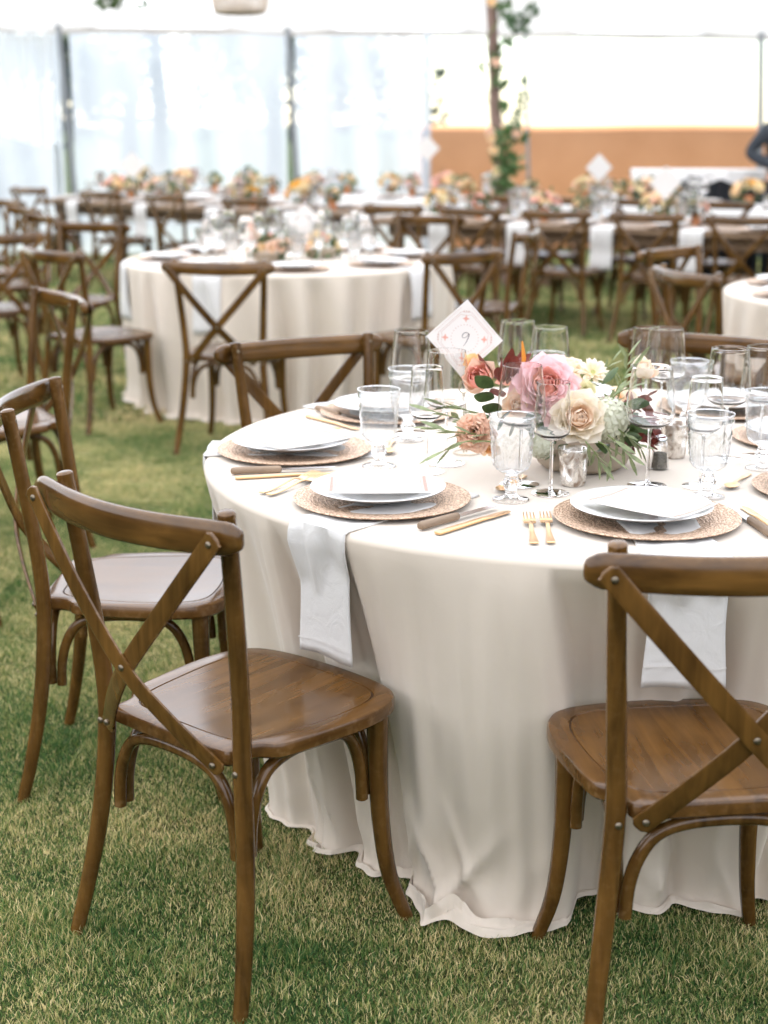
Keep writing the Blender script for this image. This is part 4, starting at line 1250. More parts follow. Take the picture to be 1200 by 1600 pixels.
def flower(name, parent, pos, axis, R, kind, mats, n, seed, label=None):
    """blossom part with its petals as sub-parts; axis = direction the flower faces"""
    r = random.Random(seed)
    q = Vector(axis).normalized().to_track_quat('Z', 'Y')
    core = lathe([(0, -.5 * R), (.16 * R, -.42 * R), (.28 * R, -.25 * R), (.18 * R, -.06 * R), (0, 0)], 10)
    f = ob(name, me_new('core', *core), M['stem'] if kind == 'bud' else (M['green_petal'] if kind == 'daisy' else M[mats[0]]), parent, pos)
    f.rotation_mode = 'QUATERNION'; f.rotation_quaternion = q
    for k in range(n):
        t = k / max(1, n - 1); ph = k * 2.39996 + r.uniform(-.2, .2)
        if kind == 'rose':
            tilt = math.radians(-9 + 86 * t ** 1.05) + r.uniform(-.08, .08); L = R * (.62 + .52 * t) ; r0 = R * (.06 + .16 * t); z0 = -.42 * R + .05 * R * (1 - t)
            kd = 'bud' if t < .35 else 'rose'
        elif kind == 'bud':
            tilt = math.radians(2 + 34 * t); L = R * (.95 + .35 * t); r0 = R * (.06 + .20 * t); z0 = -.5 * R; kd = 'bud'
        elif kind == 'ruffle':
            tilt = math.radians(5 + 85 * t) + r.uniform(-.15, .15); L = R * (.72 + .38 * t); r0 = .04 * R; z0 = -.25 * R; kd = 'ruffle'
        else:
            tilt = math.radians(42 + 44 * t); L = R * (.7 + .35 * t); r0 = .12 * R; z0 = -.1 * R; kd = 'daisy'
        mi = mats[min(len(mats) - 1, int(t * len(mats)))]
        p = ob('petal', petal(kd, k % 4, mi), None, f)
        # petal local: z up, outside -y ; lean outwards about x
        p.rotation_mode = 'QUATERNION'
        p.rotation_quaternion = Quaternion((0, 0, 1), ph) @ Quaternion((1, 0, 0), tilt)
        off = Quaternion((0, 0, 1), ph) @ Vector((0, -r0, z0)); p.location = off
        sw = L * r.uniform(.9, 1.1); p.scale = (sw * (1.0 if kd != 'bud' else .9), sw, L)
    return f

def leaf_mesh(w, fold=.3, bend=.2, n=6):
    V = []; F = []
    for j in range(n + 1):
        v = j / n; wd = w * math.sin(PI * (v * .93 + .035)) ** .85
        for i in (-1, 0, 1):
            V.append((i * wd, -fold * abs(i) * wd - bend * v * v, v))
    for j in range(n):
        for i in range(2): q = j * 3 + i; F.append((q, q + 1, q + 4, q + 3))
    return V, F
LEAF = {}
for k, (w_, m_) in dict(olive=(.10, 'olive'), leaf=(.23, 'leaf'), burg=(.27, 'burg'), peachleaf=(.34, 'peach')).items():
    LEAF[k] = me_new(k + '_leaf', *leaf_mesh(w_, n=8)); LEAF[k].materials.append(M[m_])
def leaf(kind, parent, pos, d, L, roll=0):
    o = ob('leaf', LEAF[kind], None, parent, pos)
    o.rotation_mode = 'QUATERNION'; o.rotation_quaternion = Vector(d).normalized().to_track_quat('Z', 'Y') @ Quaternion((0, 0, 1), roll)
    o.scale = (L, L, L); return o
def sprig(parent, pts, L, n, seed, name='olive_sprig', kind='olive'):
    r = random.Random(seed); P = catmull(pts, 16)
    s = ob(name, me_new('sprig_stem', *sweep(P, np.linspace(.0018, .0008, 16), seg=6)), M['stem'], parent)
    for k in range(n):
        t = (k + 1) / n; i = min(14, int(t * 15)); p = Vector(P[i]); d = Vector(P[min(15, i + 1)] - P[max(0, i - 1)]).normalized()
        sd_ = d.cross(Vector((0, .4, 1))).normalized() * (1 if k % 2 else -1)
        dr = (d * (.9 if k < n - 1 else 2) + sd_ * .75 + Vector((r.uniform(-.3, .3), r.uniform(-.3, .3), r.uniform(-.1, .35))))
        leaf(kind, s, p, dr, L * r.uniform(.75, 1.15), r.uniform(-1, 1))
    return s

bc = Vector((.435, 3.20, H9))
arr = empty('flower_arrangement', bc, 0, 'low stoneware bowl of pink and cream roses, burgundy leaves and olive sprigs on table nine', 'flowers')
ob('bowl', me_new('bowl', *lathe([(0, .001), (.075, .001), (.085, .003), (.098, .014), (.106, .034), (.110, .058), (.1075, .058), (.100, .036), (.09, .02), (0, .018)], 48), angle=50), M['ceramic'], arr)
L_ = lambda x, y, Y: at(x, y, Y) - bc
tocam = Vector((0, -1, .45))
FL = [('garden_rose', 853, 602, 3.13, .063, 'rose', ['coral', 'coral', 'pink', 'pink', 'pink'], 46, (.05, -1, .55)),
      ('coral_rose', 748, 592, 3.18, .043, 'bud', ['coral', 'coral', 'peach'], 15, (-.35, -.9, .75)),
      ('carnation', 741, 676, 3.06, .042, 'ruffle', ['peach', 'peach'], 34, (-.35, -1, .25)),
      ('cream_rose', 906, 652, 3.04, .050, 'rose', ['cream', 'cream', 'ivory', 'ivory'], 32, (.05, -1, .35)),
      ('chrysanthemum', 927, 580, 3.20, .032, 'daisy', ['ivory', 'ivory'], 40, (.1, -.8, .8)),
      ('ranunculus', 916, 612, 3.14, .022, 'rose', ['green_petal', 'green_petal'], 18, (.1, -1, .5)),
      ('yellow_ranunculus', 899, 596, 3.18, .018, 'rose', ['orange', 'cream'], 14, (.1, -1, .6)),
      ('pale_tulip', 1003, 578, 3.24, .034, 'bud', ['ivory', 'cream', 'ivory'], 11, (.3, -.5, .9)),
      ('cream_ranunculus', 806, 633, 3.12, .030, 'rose', ['cream', 'cream'], 20, (-.1, -1, .4)),
      ('peach_spray_rose', 741, 566, 3.26, .022, 'rose', ['peach', 'orange'], 14, (-.2, -.9, .8)),
      ('lower_pink_rose', 872, 640, 3.10, .036, 'rose', ['pink', 'pink'], 20, (0, -1, .15)),
      ('orange_spray_rose', 765, 700, 3.12, .020, 'rose', ['orange', 'cream'], 12, (-.1, -1, .1)),
      ('back_rose', 890, 570, 3.30, .036, 'rose', ['cream', 'ivory'], 22, (0, -.2, 1)),
      ('side_rose', 980, 620, 3.32, .034, 'rose', ['ivory', 'cream'], 20, (.5, -.3, .8)),
      ('far_rose', 800, 590, 3.32, .036, 'rose', ['pink', 'coral'], 20, (-.2, .3, 1))]
for i, (nm, x, y, Y, R, kd, ms, n, ax) in enumerate(FL):
    flower(nm, arr, L_(x, y, Y), ax, R, kd, ms, n, 100 + i)
def hydrangea(parent, pos, R, seed, matn='white_p', name='hydrangea', n=85):
    r = random.Random(seed); mb = MB()
    mb.add(*lathe([(R * .84 * math.sin(PI * q / 10), -R * .84 * math.cos(PI * q / 10)) for q in range(11)], 16))
    for k in range(n):
        z = 1 - 2 * (k + .5) / n; a = k * 2.39996; q = math.sqrt(1 - z * z)
        d = Vector((q * math.cos(a), q * math.sin(a), z)); c = d * R * r.uniform(.82, 1.05)
        qt = d.to_track_quat('Z', 'Y') @ Quaternion((0, 0, 1), r.uniform(0, 3))
        for m_ in range(4):
            g = m_ * PI / 2; s = R * .36
            pts = [Vector((0, 0, -.01 * R)), Vector((.55, .32, .12)) * s, Vector((1.05, 0, .02 * r.uniform(-3, 3))) * s, Vector((.55, -.32, .12)) * s]
            rot = Quaternion((0, 0, 1), g)
            mb.add([c + qt @ (rot @ p_) for p_ in pts], [(0, 1, 2, 3)])
    return ob(name, mb.mesh('florets', angle=80), M[matn], parent, pos)
hydrangea(arr, L_(950, 656, 3.10), .046, 3)
hydrangea(arr, L_(846, 697, 3.06), .026, 4)
# foliage
for i, (px, py, Y, d, L) in enumerate([(775, 592, 3.20, (-.45, -.2, 1), .070), (786, 590, 3.18, (.05, -.3, 1), .075), (799, 592, 3.20, (.5, -.2, .9), .068), (781, 596, 3.15, (-.2, -.5, 1), .062), (793, 596, 3.15, (.25, -.5, 1), .060), (782, 598, 3.16, (-.25, -.8, .7), .048), (792, 600, 3.17, (.3, -.8, .6), .05), (770, 600, 3.2, (-.9, -.3, .35), .045),
                                      (800, 585, 3.25, (.2, .3, 1), .055), (765, 612, 3.18, (.6, -.6, .2), .05)]):
    leaf('burg', arr, L_(px, py, Y), d, L, i * .6)
r = random.Random(5)
for i in range(40):
    px, py = r.uniform(960, 1018), r.uniform(608, 700)
    leaf('burg', arr, L_(px, py, r.uniform(3.12, 3.26)), (r.uniform(.0, 1), r.uniform(-1, .2), r.uniform(-.7, .6)), r.uniform(.028, .05), r.uniform(0, 6))
for i in range(30):
    a = r.uniform(0, 2 * PI)
    leaf('leaf', arr, Vector((.075 * math.cos(a), .075 * math.sin(a), r.uniform(.05, .10))), (math.cos(a), math.sin(a), r.uniform(-.2, .9)), r.uniform(.05, .075), r.uniform(0, 6))
for px, py, d, L in [(772, 622, (-.8, -.6, .35), .066), (782, 640, (-.6, -.5, .3), .066), (765, 650, (-.7, -.7, -.2), .07), (770, 605, (-.6, -.5, .5), .07), (795, 645, (-.5, -.9, .1), .07), (985, 655, (.5, -.8, -.2), .06), (975, 630, (.6, -.7, .2), .06), (800, 665, (-.3, -1, -.1), .05), (780, 660, (-.2, -1, .1), .055), (880, 712, (.3, -1, -.2), .05), (905, 705, (.2, -1, -.5), .045), (940, 600, (.5, -.4, .9), .05)]:
    leaf('leaf', arr, L_(px, py, 3.10), d, L, 1.0)
leaf('peachleaf', arr, L_(1012, 590, 3.25), (.7, -.3, .8), .045, .4)
SP = [([(770, 668), (720, 655), (668, 640)], 3.10, 9), ([(770, 680), (720, 676), (672, 668)], 3.05, 9), ([(772, 690), (728, 690), (690, 706)], 3.03, 7), ([(765, 650), (725, 640), (690, 632)], 3.16, 7),
      ([(960, 640), (975, 590), (982, 552)], 3.22, 9), ([(950, 650), (968, 600), (1000, 560)], 3.16, 8), ([(940, 640), (965, 615), (995, 600)], 3.1, 7),
      ([(915, 690), (930, 708), (938, 722)], 3.0, 6), ([(950, 680), (968, 695), (985, 715)], 3.03, 7), ([(965, 670), (985, 685), (1002, 700)], 3.06, 7), ([(935, 690), (950, 700), (955, 720)], 3.0, 5), ([(905, 600), (935, 590), (960, 560)], 3.24, 6)]
for i, (pp, Y, n) in enumerate(SP):
    sprig(arr, [L_(x, y, Y) for x, y in pp], .052 if i < 4 else .046, n, 40 + i)
tb_ = MB(); tb_.add(*sweep([L_(818, 585, 3.2), L_(819, 562, 3.2), L_(816, 534, 3.2)], np.array([.006, .006, .002]), seg=8))
ob('amber_flower_spike', tb_.mesh('spike'), M['amber'], arr)
leaf('olive', arr, L_(826, 575, 3.2), (.1, -.2, 1), .04); leaf('olive', arr, L_(832, 572, 3.2), (.5, -.2, 1), .035)

# table number card in a wire holder
cb = onz(722, 708, H9)
hc = at(722, 600, cb.y)
ho = empty('card_holder', (cb.x, cb.y, H9), 0, 'thin wire card holder standing beside the coral rose', 'card holder')
hz = hc.z - H9
wr = MB()
wr.add(*sweep([(0.004, 0, .002), (0.002, 0, hz - .02)], .0016, seg=6))
wr.add(*sweep([(0.010, .004, .002), (0.006, .002, hz - .02)], .0016, seg=6))
wr.add(*sweep([(.012 * math.cos(a) + .004, .004, hz + .014 * math.sin(a) - .008) for a in np.linspace(-1.5, 4.6, 20)], .0013, seg=6))
wr.add(*sweep([(.030 * math.cos(a) + .01, .030 * math.sin(a), .002) for a in np.linspace(0, 6.1, 26)], .0013, seg=6))
ob('wire', wr.mesh('wire'), M['wire'], ho)
ctop, cleft, cright = at(731, 467, cb.y), at(667, 525, cb.y), at(785, 533, cb.y)
ctr = (cleft + cright) / 2
side = ((ctop - cleft).length + (ctop - cright).length) / 2
up = (ctop - ctr); ang = math.atan2(up.x, up.z)
card = empty('table_number_card', ctr + Vector((0, .002, 0)), 0, 'square card with pink tile border and number 9 standing on its corner', 'card')
card.rotation_euler = (math.radians(-6), -PI / 4 * -1 + ang, 0)
hs = side / 2
cm = MB().box((0, 0, 0), (side, .0012, side))
ob('card', cm.mesh('card', smooth=False), M['paper_w'], card)
def strip(mb, pts, wd, closed=True):
    P = [Vector((p[0], p[1])) for p in pts]; n = len(P)
    for i in range(n if closed else n - 1):
        a, b_ = P[i], P[(i + 1) % n]; d = (b_ - a).normalized(); nn_ = Vector((-d.y, d.x)) * wd / 2
        mb.add([(q.x, -.0009, q.y) for q in (a + nn_, a - nn_, b_ - nn_, b_ + nn_)], [(0, 1, 2, 3)])
pm = MB(); dots = MB(); dia = MB()
for k, (e, cc) in enumerate(((.86, .26), (.80, .30))):
    e *= hs; c_ = cc * hs
    pts = []
    for sx, sz in ((1, 1), (-1, 1), (-1, -1), (1, -1)):
        cor = [(sx * e, sz * (e - c_)), (sx * (e - c_ * .35), sz * (e - c_ * .75)), (sx * (e - c_ * .75), sz * (e - c_ * .35)), (sx * (e - c_), sz * e)]
        pts += cor if sx * sz > 0 else cor[::-1]
    strip(pm, [(x * .94 , z * .94) for x, z in pts], .0007)
for s_ in (1, -1):
    for k in range(-9, 10):
        t_ = k / 9 * .62 * hs
        for (x, z) in ((t_, s_ * .93 * hs), (s_ * .93 * hs, t_)):
            strip(pm, [(x - .001, z - .0008), (x + .001, z + .0008)], .0009, False)
for k in range(28):
    a = 2 * PI * k / 28; x, z = .50 * hs * math.cos(a), .50 * hs * math.sin(a); d_ = .0013
    dots.add([(x + d_, -.0009, z), (x, -.0009, z - d_), (x - d_, -.0009, z), (x, -.0009, z + d_)], [(0, 1, 2, 3)])
for k in range(4):
    a = PI / 4 + k * PI / 2; x, z = .72 * hs * math.cos(a), .72 * hs * math.sin(a)
    for rot in range(4):
        g = a + rot * PI / 2; R0 = .0085; R1 = .0035
        p1 = (x + R0 * math.cos(g), z + R0 * math.sin(g)); p2 = (x + R1 * math.cos(g + PI / 4), z + R1 * math.sin(g + PI / 4)); p0 = (x + R1 * math.cos(g - PI / 4), z + R1 * math.sin(g - PI / 4))
        dia.add([(q[0], -.0009, q[1]) for q in ((x, z), p2, p1, p0)], [(0, 1, 2, 3)])
    for t_ in (-1, 0, 1):
        x2, z2 = .99 * hs * math.cos(a + t_ * .09), .99 * hs * math.sin(a + t_ * .09)
        dots.add([(x2 + .002, -.0009, z2), (x2, -.0009, z2 - .002), (x2 - .002, -.0009, z2), (x2, -.0009, z2 + .002)], [(0, 1, 2, 3)])
ob('printed_border', pm.mesh('border', smooth=False), M['ink_pale'], card)
ob('printed_dots', dots.mesh('dots', smooth=False), M['ink_pale'], card)
ob('printed_diamonds', dia.mesh('diamonds', smooth=False), M['ink_pink'], card)
nb = MB()
NP = catmull([(.010, .006), (.006, .013), (-.002, .012), (-.006, .005), (-.003, .001), (.004, .004), (.0095, .011), (.008, .002), (.003, -.010), (-.002, -.017)], 60)
a_ = -PI / 4 - .0
for i in range(59):
    p0, p1 = Vector(NP[i]), Vector(NP[i + 1])
    wd = .0009 + .0010 * abs(math.sin(i * .11))
    R_ = Matrix.Rotation(a_ * -1, 2); p0, p1 = R_ @ p0, R_ @ p1
    strip(nb, [p0, p1], wd, False)
ob('printed_number', nb.mesh('number', smooth=False), M['ink_grey'], card)

# ------------------------------------------------------------------ far tables: simple settings and flowers
def blossom_mesh(seed, n=22):
    r = random.Random(seed); mb = MB()
    for k in range(n):
        t = k / (n - 1); ph = k * 2.4; tl = .1 + 1.2 * t
        V, F = petal_mesh(w=.5, cup=.3, curl=.25, n=3, seed=k % 3)
        q = Quaternion((0, 0, 1), ph) @ Quaternion((1, 0, 0), tl)
        o_ = Quaternion((0, 0, 1), ph) @ Vector((0, -.12 * t, -.3))
        mb.add([q @ (Vector(v) * (.6 + .45 * t)) + o_ for v in V], F)
    return mb.V, mb.F
BV, BF = blossom_mesh(1)
BLO = {}
M['pale_peach'] = petal_mat('pale_peach_petal', lin(250, 220, 196), lin(253, 234, 220)); M['pale_cream'] = petal_mat('pale_cream_petal', lin(250, 224, 180), lin(253, 240, 222))
for k in ('pink', 'coral', 'peach', 'cream', 'ivory', 'orange'):
    me = me_new('blossom', BV, BF, angle=80); me.materials.append(M[{'peach': 'pale_peach', 'cream': 'pale_cream'}.get(k, k)]); BLO[k] = me
M['yellow'] = petal_mat('yellow_petal', lin(240, 185, 70), lin(248, 205, 100)); me = me_new('blossom', BV, BF, angle=80); me.materials.append(M['yellow']); BLO['yellow'] = me
POT = me_new('pot', *lathe([(0, 0), (.030, 0), (.036, .05), (.040, .085), (.043, .086), (.043, .098), (.037, .098), (.034, .08), (0, .075)], 20), angle=40)
def posy(x, y, z, R, cols, seed, label, group, pot=True, n=24):
    r = random.Random(seed)
    t = empty('flower_posy', (x, y, z), 0, label, 'flowers', group)
    h = .098 if pot else .03
    if pot: ob('pot', POT, M['terracotta'], t)
    else: ob('bowl', me_new('bowl', *lathe([(0, 0), (.07, 0), (.10, .05), (.098, .05), (0, .02)], 20)), M['ceramic'], t)
    for k in range(n):
        a = r.uniform(0, 2 * PI); el = r.uniform(.05, 1.4); d = Vector((math.cos(a) * math.cos(el), math.sin(a) * math.cos(el), math.sin(el)))
        s = R * r.uniform(.16, .34)
        o = ob('blossom', BLO[r.choice(cols)], None, t, Vector((0, 0, h)) + Vector((d.x * R, d.y * R, d.z * R * .8 + .01)))
        o.rotation_mode = 'QUATERNION'; o.rotation_quaternion = d.to_track_quat('Z', 'Y'); o.scale = (s, s, s)
    V, F = leaf_cloud([(0, 0, h + R * .25)], [R * 1.0], 40 / (R * R), .05, seed)
    ob('foliage', me_new('foliage', V, F, smooth=False), M['leaf'], t)['kind'] = 'stuff'
    return t
GRPW = {}
def far_glass(kind, x, y, z, label, group):
    me, nm, cat = {'W': (FARW, 'wine_glass', 'wine glass'), 'V': (FARV, 'small_wine_glass', 'wine glass'), 'G': (FARG, 'pressed_glass_goblet', 'goblet')}[kind]
    o = ob(nm, me, M['solid'] if kind != 'G' else M['pressed'], loc=(x, y, z)); o.rotation_euler.z = random.uniform(0, 6)
    return tag(o, label, cat, group)

def far_place(T_, x, y, z, ang, where):
    """charger, plate, menu, glasses for one seat; ang = direction from seat to table middle"""
    d = Vector((math.cos(ang), math.sin(ang))); t = Vector((-d.y, d.x))
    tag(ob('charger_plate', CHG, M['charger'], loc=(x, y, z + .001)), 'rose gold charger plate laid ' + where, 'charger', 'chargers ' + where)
    tag(ob('dinner_plate', PLT, M['plate'], loc=(x, y, z + .0125)), 'white dinner plate laid ' + where, 'plate', 'plates ' + where)
    o = ob('menu_card', MENUF, M['paper'], loc=(x, y, z + .036), rot=(0, 0, ang + random.uniform(-.3, .3))); tag(o, 'pale menu card on a plate ' + where, 'menu', 'menus ' + where)
    for k, (a, b_) in zip('WVG', ((.27, -.06), (.22, -.14), (.20, -.02))):
        far_glass(k, x + d.x * a + t.x * b_, y + d.y * a + t.y * b_, z, {'W': 'large wine glass ', 'V': 'slim wine glass ', 'G': 'pressed glass goblet '}[k] + 'standing ' + where, {'W': 'large wine glasses ', 'V': 'slim wine glasses ', 'G': 'goblets '}[k] + where)
MENUF = me_new('menu', *MB().box((0, 0, 0), (.205, .148, .0012)).F and (lambda b_: (b_.V, b_.F))(MB().box((0, 0, 0), (.205, .148, .0012))), smooth=False)

for T_, where, angs in ((TB2, 'on the second round table', [k * 45 + 7 for k in range(8)]), (TB3, 'on the third round table', [k * 45 + 12 for k in range(8)])):
    for a in angs:
        p = seat_pt(T_, a, .66)
        far_place(T_, p.x, p.y, T_.H + .001, math.radians(a) + PI, where)
napkin(TB2, -113, .17, .30, 'white napkin hanging behind the X of the chair at the second round table', None, seg=(8, 22), seed=6)
napkin(TB2, -38, .17, .26, 'white napkin hanging off the second round table beside the nine card', None, seg=(8, 22), seed=7)
napkin(TB2, -163, .19, .30, 'white napkin hanging off the second round table at the pale-seated chair', None, seg=(8, 22), seed=8)
posy(-.62, 8.15, TB2.H, .13, ['peach', 'peach', 'cream', 'pink', 'coral'], 11, 'low bowl of peach and pink flowers on the second round table', None, pot=False, n=18)
posy(-.35, 8.35, TB2.H, .11, ['cream', 'ivory', 'peach', 'pink'], 12, 'small bowl of cream flowers beside the number card on the second round table', None, pot=False, n=16)
def number_card(x, y, z, yaw, label, s=.13, hold=.12):
    t = empty('table_number_card', (x, y, z), yaw, label, 'card')
    cc = ob('card', me_new('card', *(lambda b_: (b_.V, b_.F))(MB().box((0, 0, 0), (s, .0014, s))), smooth=False), M['paper_w'], t, (0, 0, hold + s * .62), (0, PI / 4, 0))
    ob('wire', me_new('wire', *sweep([(0, .003, 0), (0, .003, hold)], .0018, seg=6)), M['wire'], t)
p = at(476, 345, 8.1); number_card(p.x, 8.1, TB2.H, .2, 'square white number card standing on its corner on the second round table', .135, p.z - TB2.H - .085)

# ------------------------------------------------------------------ long farm tables
PLK = {}
def long_table(cx, cy, yaw, L, name, W_=1.02, H_=.76):
    t = empty('farm_table', (cx, cy, 0), yaw, 'long wooden farm table ' + name, 'table')
    n = 5; pw = W_ / n
    key = L
    if key not in PLK: PLK[key] = me_new('plank', *(lambda b_: (b_.V, b_.F))(MB().box((0, 0, 0), (L, pw - .004, .04))), smooth=False)
    for k in range(n): ob('plank', PLK[key], M['plank'], t, (random.uniform(-.01, .01), -W_ / 2 + pw * (k + .5), H_ - .02))
    for s_ in (-1, 1):
        ob('apron', me_new('apron', *(lambda b_: (b_.V, b_.F))(MB().box((0, 0, 0), (L - .3, .025, .09))), smooth=False), M['plank'], t, (0, s_ * (W_ / 2 - .12), H_ - .086))
        for e in (-1, 1):
            mb = MB(); mb.add(*sweep(catmull([(0, 0, 0), (0, 0, .2), (0, 0, H_ - .042)], 8), np.array([.028, .034, .03, .036, .038, .04, .042, .045]), seg=8, power=4))
            ob('leg', mb.mesh('leg'), M['plank'], t, (e * (L / 2 - .22), s_ * (W_ / 2 - .14), 0))
    return t
COLS = [['pink', 'peach', 'ivory', 'ivory'], ['yellow', 'cream', 'yellow', 'ivory'], ['pink', 'pink', 'cream', 'ivory'], ['peach', 'cream', 'ivory', 'ivory']]
NAPM = {}
def nap_far(x, y, z, yaw, label, group, hang=.30, wid=.17):
    key = (hang, wid)
    if key not in NAPM:
        mb = []; F = []; nu = 8; path = [(.22, .004), (.12, .005), (.02, .005), (.004, .002), (-.005, -.01)] + [(-.008 - .006 * math.sin(k), -.02 - (hang - .02) * k / 9) for k in range(10)]
        for (yy, zz) in path:
            for i in range(nu + 1):
                u = i / nu - .5; mb.append((u * wid, yy - (.008 * math.sin(u * 14) if zz < -.03 else 0), zz))
        for j in range(len(path) - 1):
            for i in range(nu): q = j * (nu + 1) + i; F.append((q, q + nu + 1, q + nu + 2, q + 1))
        NAPM[key] = me_new('napkin', mb, F, angle=80)
    o = ob('napkin', NAPM[key], M['napkin'], loc=(x, y, z), rot=(0, 0, yaw)); md = o.modifiers.new('thickness', 'SOLIDIFY'); md.thickness = .004
    return tag(o, label, 'napkin', group)

def dress(cx, cy, yaw, L, where, near_off, far=True, sides=(-1, 1), posies=4, seed=0, near_chairs=True):
    ux = Vector((math.cos(yaw), math.sin(yaw))); uy = Vector((-math.sin(yaw), math.cos(yaw))); c0 = Vector((cx, cy)); Hh = .76 if seed < 3 else .7645
    r = random.Random(seed)
    for s_ in sides:
        offs = near_off if s_ < 0 else [o_ + .03 for o_ in near_off]
        for o_ in offs:
            p = c0 + ux * o_ + uy * (s_ * .33)
            far_place(None, p.x, p.y, Hh + .001, yaw + (PI / 2 if s_ < 0 else -PI / 2), where)
            if s_ < 0:
                pe = c0 + ux * (o_ + .22) + uy * (-.51)
                nap_far(pe.x, pe.y, Hh + .001, yaw, 'white linen napkin hanging between chairs ' + where, 'napkins ' + where)
            cc = c0 + ux * (o_ + r.uniform(-.03, .03)) + uy * (s_ * (.51 + .05 + r.uniform(-.02, .03)))
            if s_ > 0 and far:
                chair(cc.x, cc.y, yaw + PI + r.uniform(-.08, .08), 'brown cross-back chair facing forward behind the settings ' + where, 'facing chairs ' + where, False)
    for k in range(posies):
        o_ = -L / 2 + L * (k + .5) / posies + r.uniform(-.15, .15)
        p = c0 + ux * o_ + uy * r.uniform(-.10, .10)
        posy(p.x, p.y, Hh, r.uniform(.12, .16), COLS[(k + seed) % 4], seed * 10 + k, 'terracotta pot of %s flowers %s' % (['pink and peach', 'yellow and cream', 'pink and cream', 'peach and cream'][(k + seed) % 4], where), 'flower pots ' + where)
        p = c0 + ux * (o_ + .3) + uy * r.uniform(-.12, .12)
        posy(p.x, p.y, Hh, r.uniform(.08, .11), COLS[(k + seed + 1) % 4], seed * 10 + k + 50, 'small terracotta pot of %s blossoms %s' % (['pink and peach', 'yellow and cream', 'pink and cream', 'peach and cream'][(k + seed + 1) % 4], where), 'flower pots ' + where, n=14)

def near_row(mids, yaw, where):
    for i, (x, y) in enumerate(mids):
        f_ = Vector((-math.sin(yaw), math.cos(yaw)))
        chair(x + f_.x * .29, y + f_.y * .29, yaw + random.uniform(-.06, .06), 'brown cross-back chair, back turned, drawn up ' + where, 'chairs with backs turned ' + where, False)

YR = -.525
fr = Vector((-math.sin(YR), math.cos(YR))); ur = Vector((math.cos(YR), math.sin(YR)))
w1 = 'at the farm table before the terracotta wall'
mr_ = [(.06, 11.22), (.62, 10.86), (1.18, 10.54), (1.74, 10.20), (2.32, 9.87)]
near_row(mr_, YR, w1)
ctrR = Vector((1.18, 10.54)) + fr * .88 + ur * .10
long_table(ctrR.x, ctrR.y, YR, 3.7, 'with grey planks before the terracotta wall')
dress(ctrR.x, ctrR.y, YR, 3.7, w1, [-1.42, -.77, -.11, .55, 1.22], posies=4, seed=1)
YL = -.72
fl = Vector((-math.sin(YL), math.cos(YL))); ul = Vector((math.cos(YL), math.sin(YL)))
w2 = 'at the farm table by the clear wall'
ml_ = [(-3.34, 14.20), (-2.55, 13.50), (-1.88, 12.95), (-1.15, 12.30)]
near_row(ml_, YL, w2)
ctrL = Vector((-2.23, 13.24)) + fl * .88
long_table(ctrL.x, ctrL.y, YL, 3.7, 'beside the clear tent wall')
dress(ctrL.x, ctrL.y, YL, 3.7, w2, [-1.5, -.5, .45, 1.4], far=False, posies=4, seed=2)
w3 = 'at the farm table near the standing person'
c3 = ctrR + fr * 2.5 + ur * .15
long_table(c3.x, c3.y, YR, 3.7, 'farthest back near the standing person')
dress(c3.x, c3.y, YR, 3.7, w3, [-1.3, -.4, .5, 1.3], far=False, posies=5, seed=3)
w4 = 'at the farm table behind the wooden pole'
c4 = c3 - ur * 3.35 + fr * .1
long_table(c4.x, c4.y, YR, 2.6, 'behind the vine-wrapped pole')
dress(c4.x, c4.y, YR, 2.6, w4, [-.9, 0, .9], far=False, posies=4, seed=4)
w5 = 'on the table touching the clear wall'
c5 = Vector((-2.0, 16.1))
long_table(c5.x, c5.y, YR, 2.0, 'close against the clear wall')
dress(c5.x, c5.y, YR, 2.0, w5, [-.65, 0, .65], far=False, posies=3, seed=5)
def linen(c, L, yaw, label):
    V = []; F = []; nx_ = 60
    prof_ = [(-.535, .50), (-.53, .62), (-.525, .745), (-.515, .7625), (0, .7635), (.515, .7625), (.525, .745), (.53, .55)]
    for i in range(nx_ + 1):
        x = -L / 2 - .01 + (L + .02) * i / nx_
        for (y, z) in prof_: V.append((x, y + (.014 * math.sin(i * 1.1) * (-1 if y < 0 else 1) if z < .7 else 0), z))
    n_ = len(prof_)
    for i in range(nx_):
        for j in range(n_ - 1): q = i * n_ + j; F.append((q, q + n_, q + n_ + 1, q + 1))
    tag(ob('tablecloth', me_new('linen', V, F, angle=60), M['napkin'], loc=(c.x, c.y, 0), rot=(0, 0, yaw)), label, 'tablecloth')
linen(c3, 3.7, YR, 'pale linen cloth over the farm table near the standing person')
linen(c5, 2.0, YR, 'pale linen cloth over the farm table close to the clear wall')
linen(c4, 2.6, YR, 'pale linen cloth over the farm table behind the wooden pole')
for (px, py, Y, lb) in [(1040, 286, 10.9, 'white number card on the long farm table before the terracotta wall'), (936, 262, 13.2, 'white number card on the farthest farm table near the standing person'), (668, 232, 14.6, 'white number card on the farm table behind the vine-wrapped pole'), (207, 258, 13.9, 'tan number card on the long farm table beside the clear tent wall')]:
    p = at(px, py, Y); number_card(p.x, Y, .76, .2, lb, .17, p.z - .76 - .105)

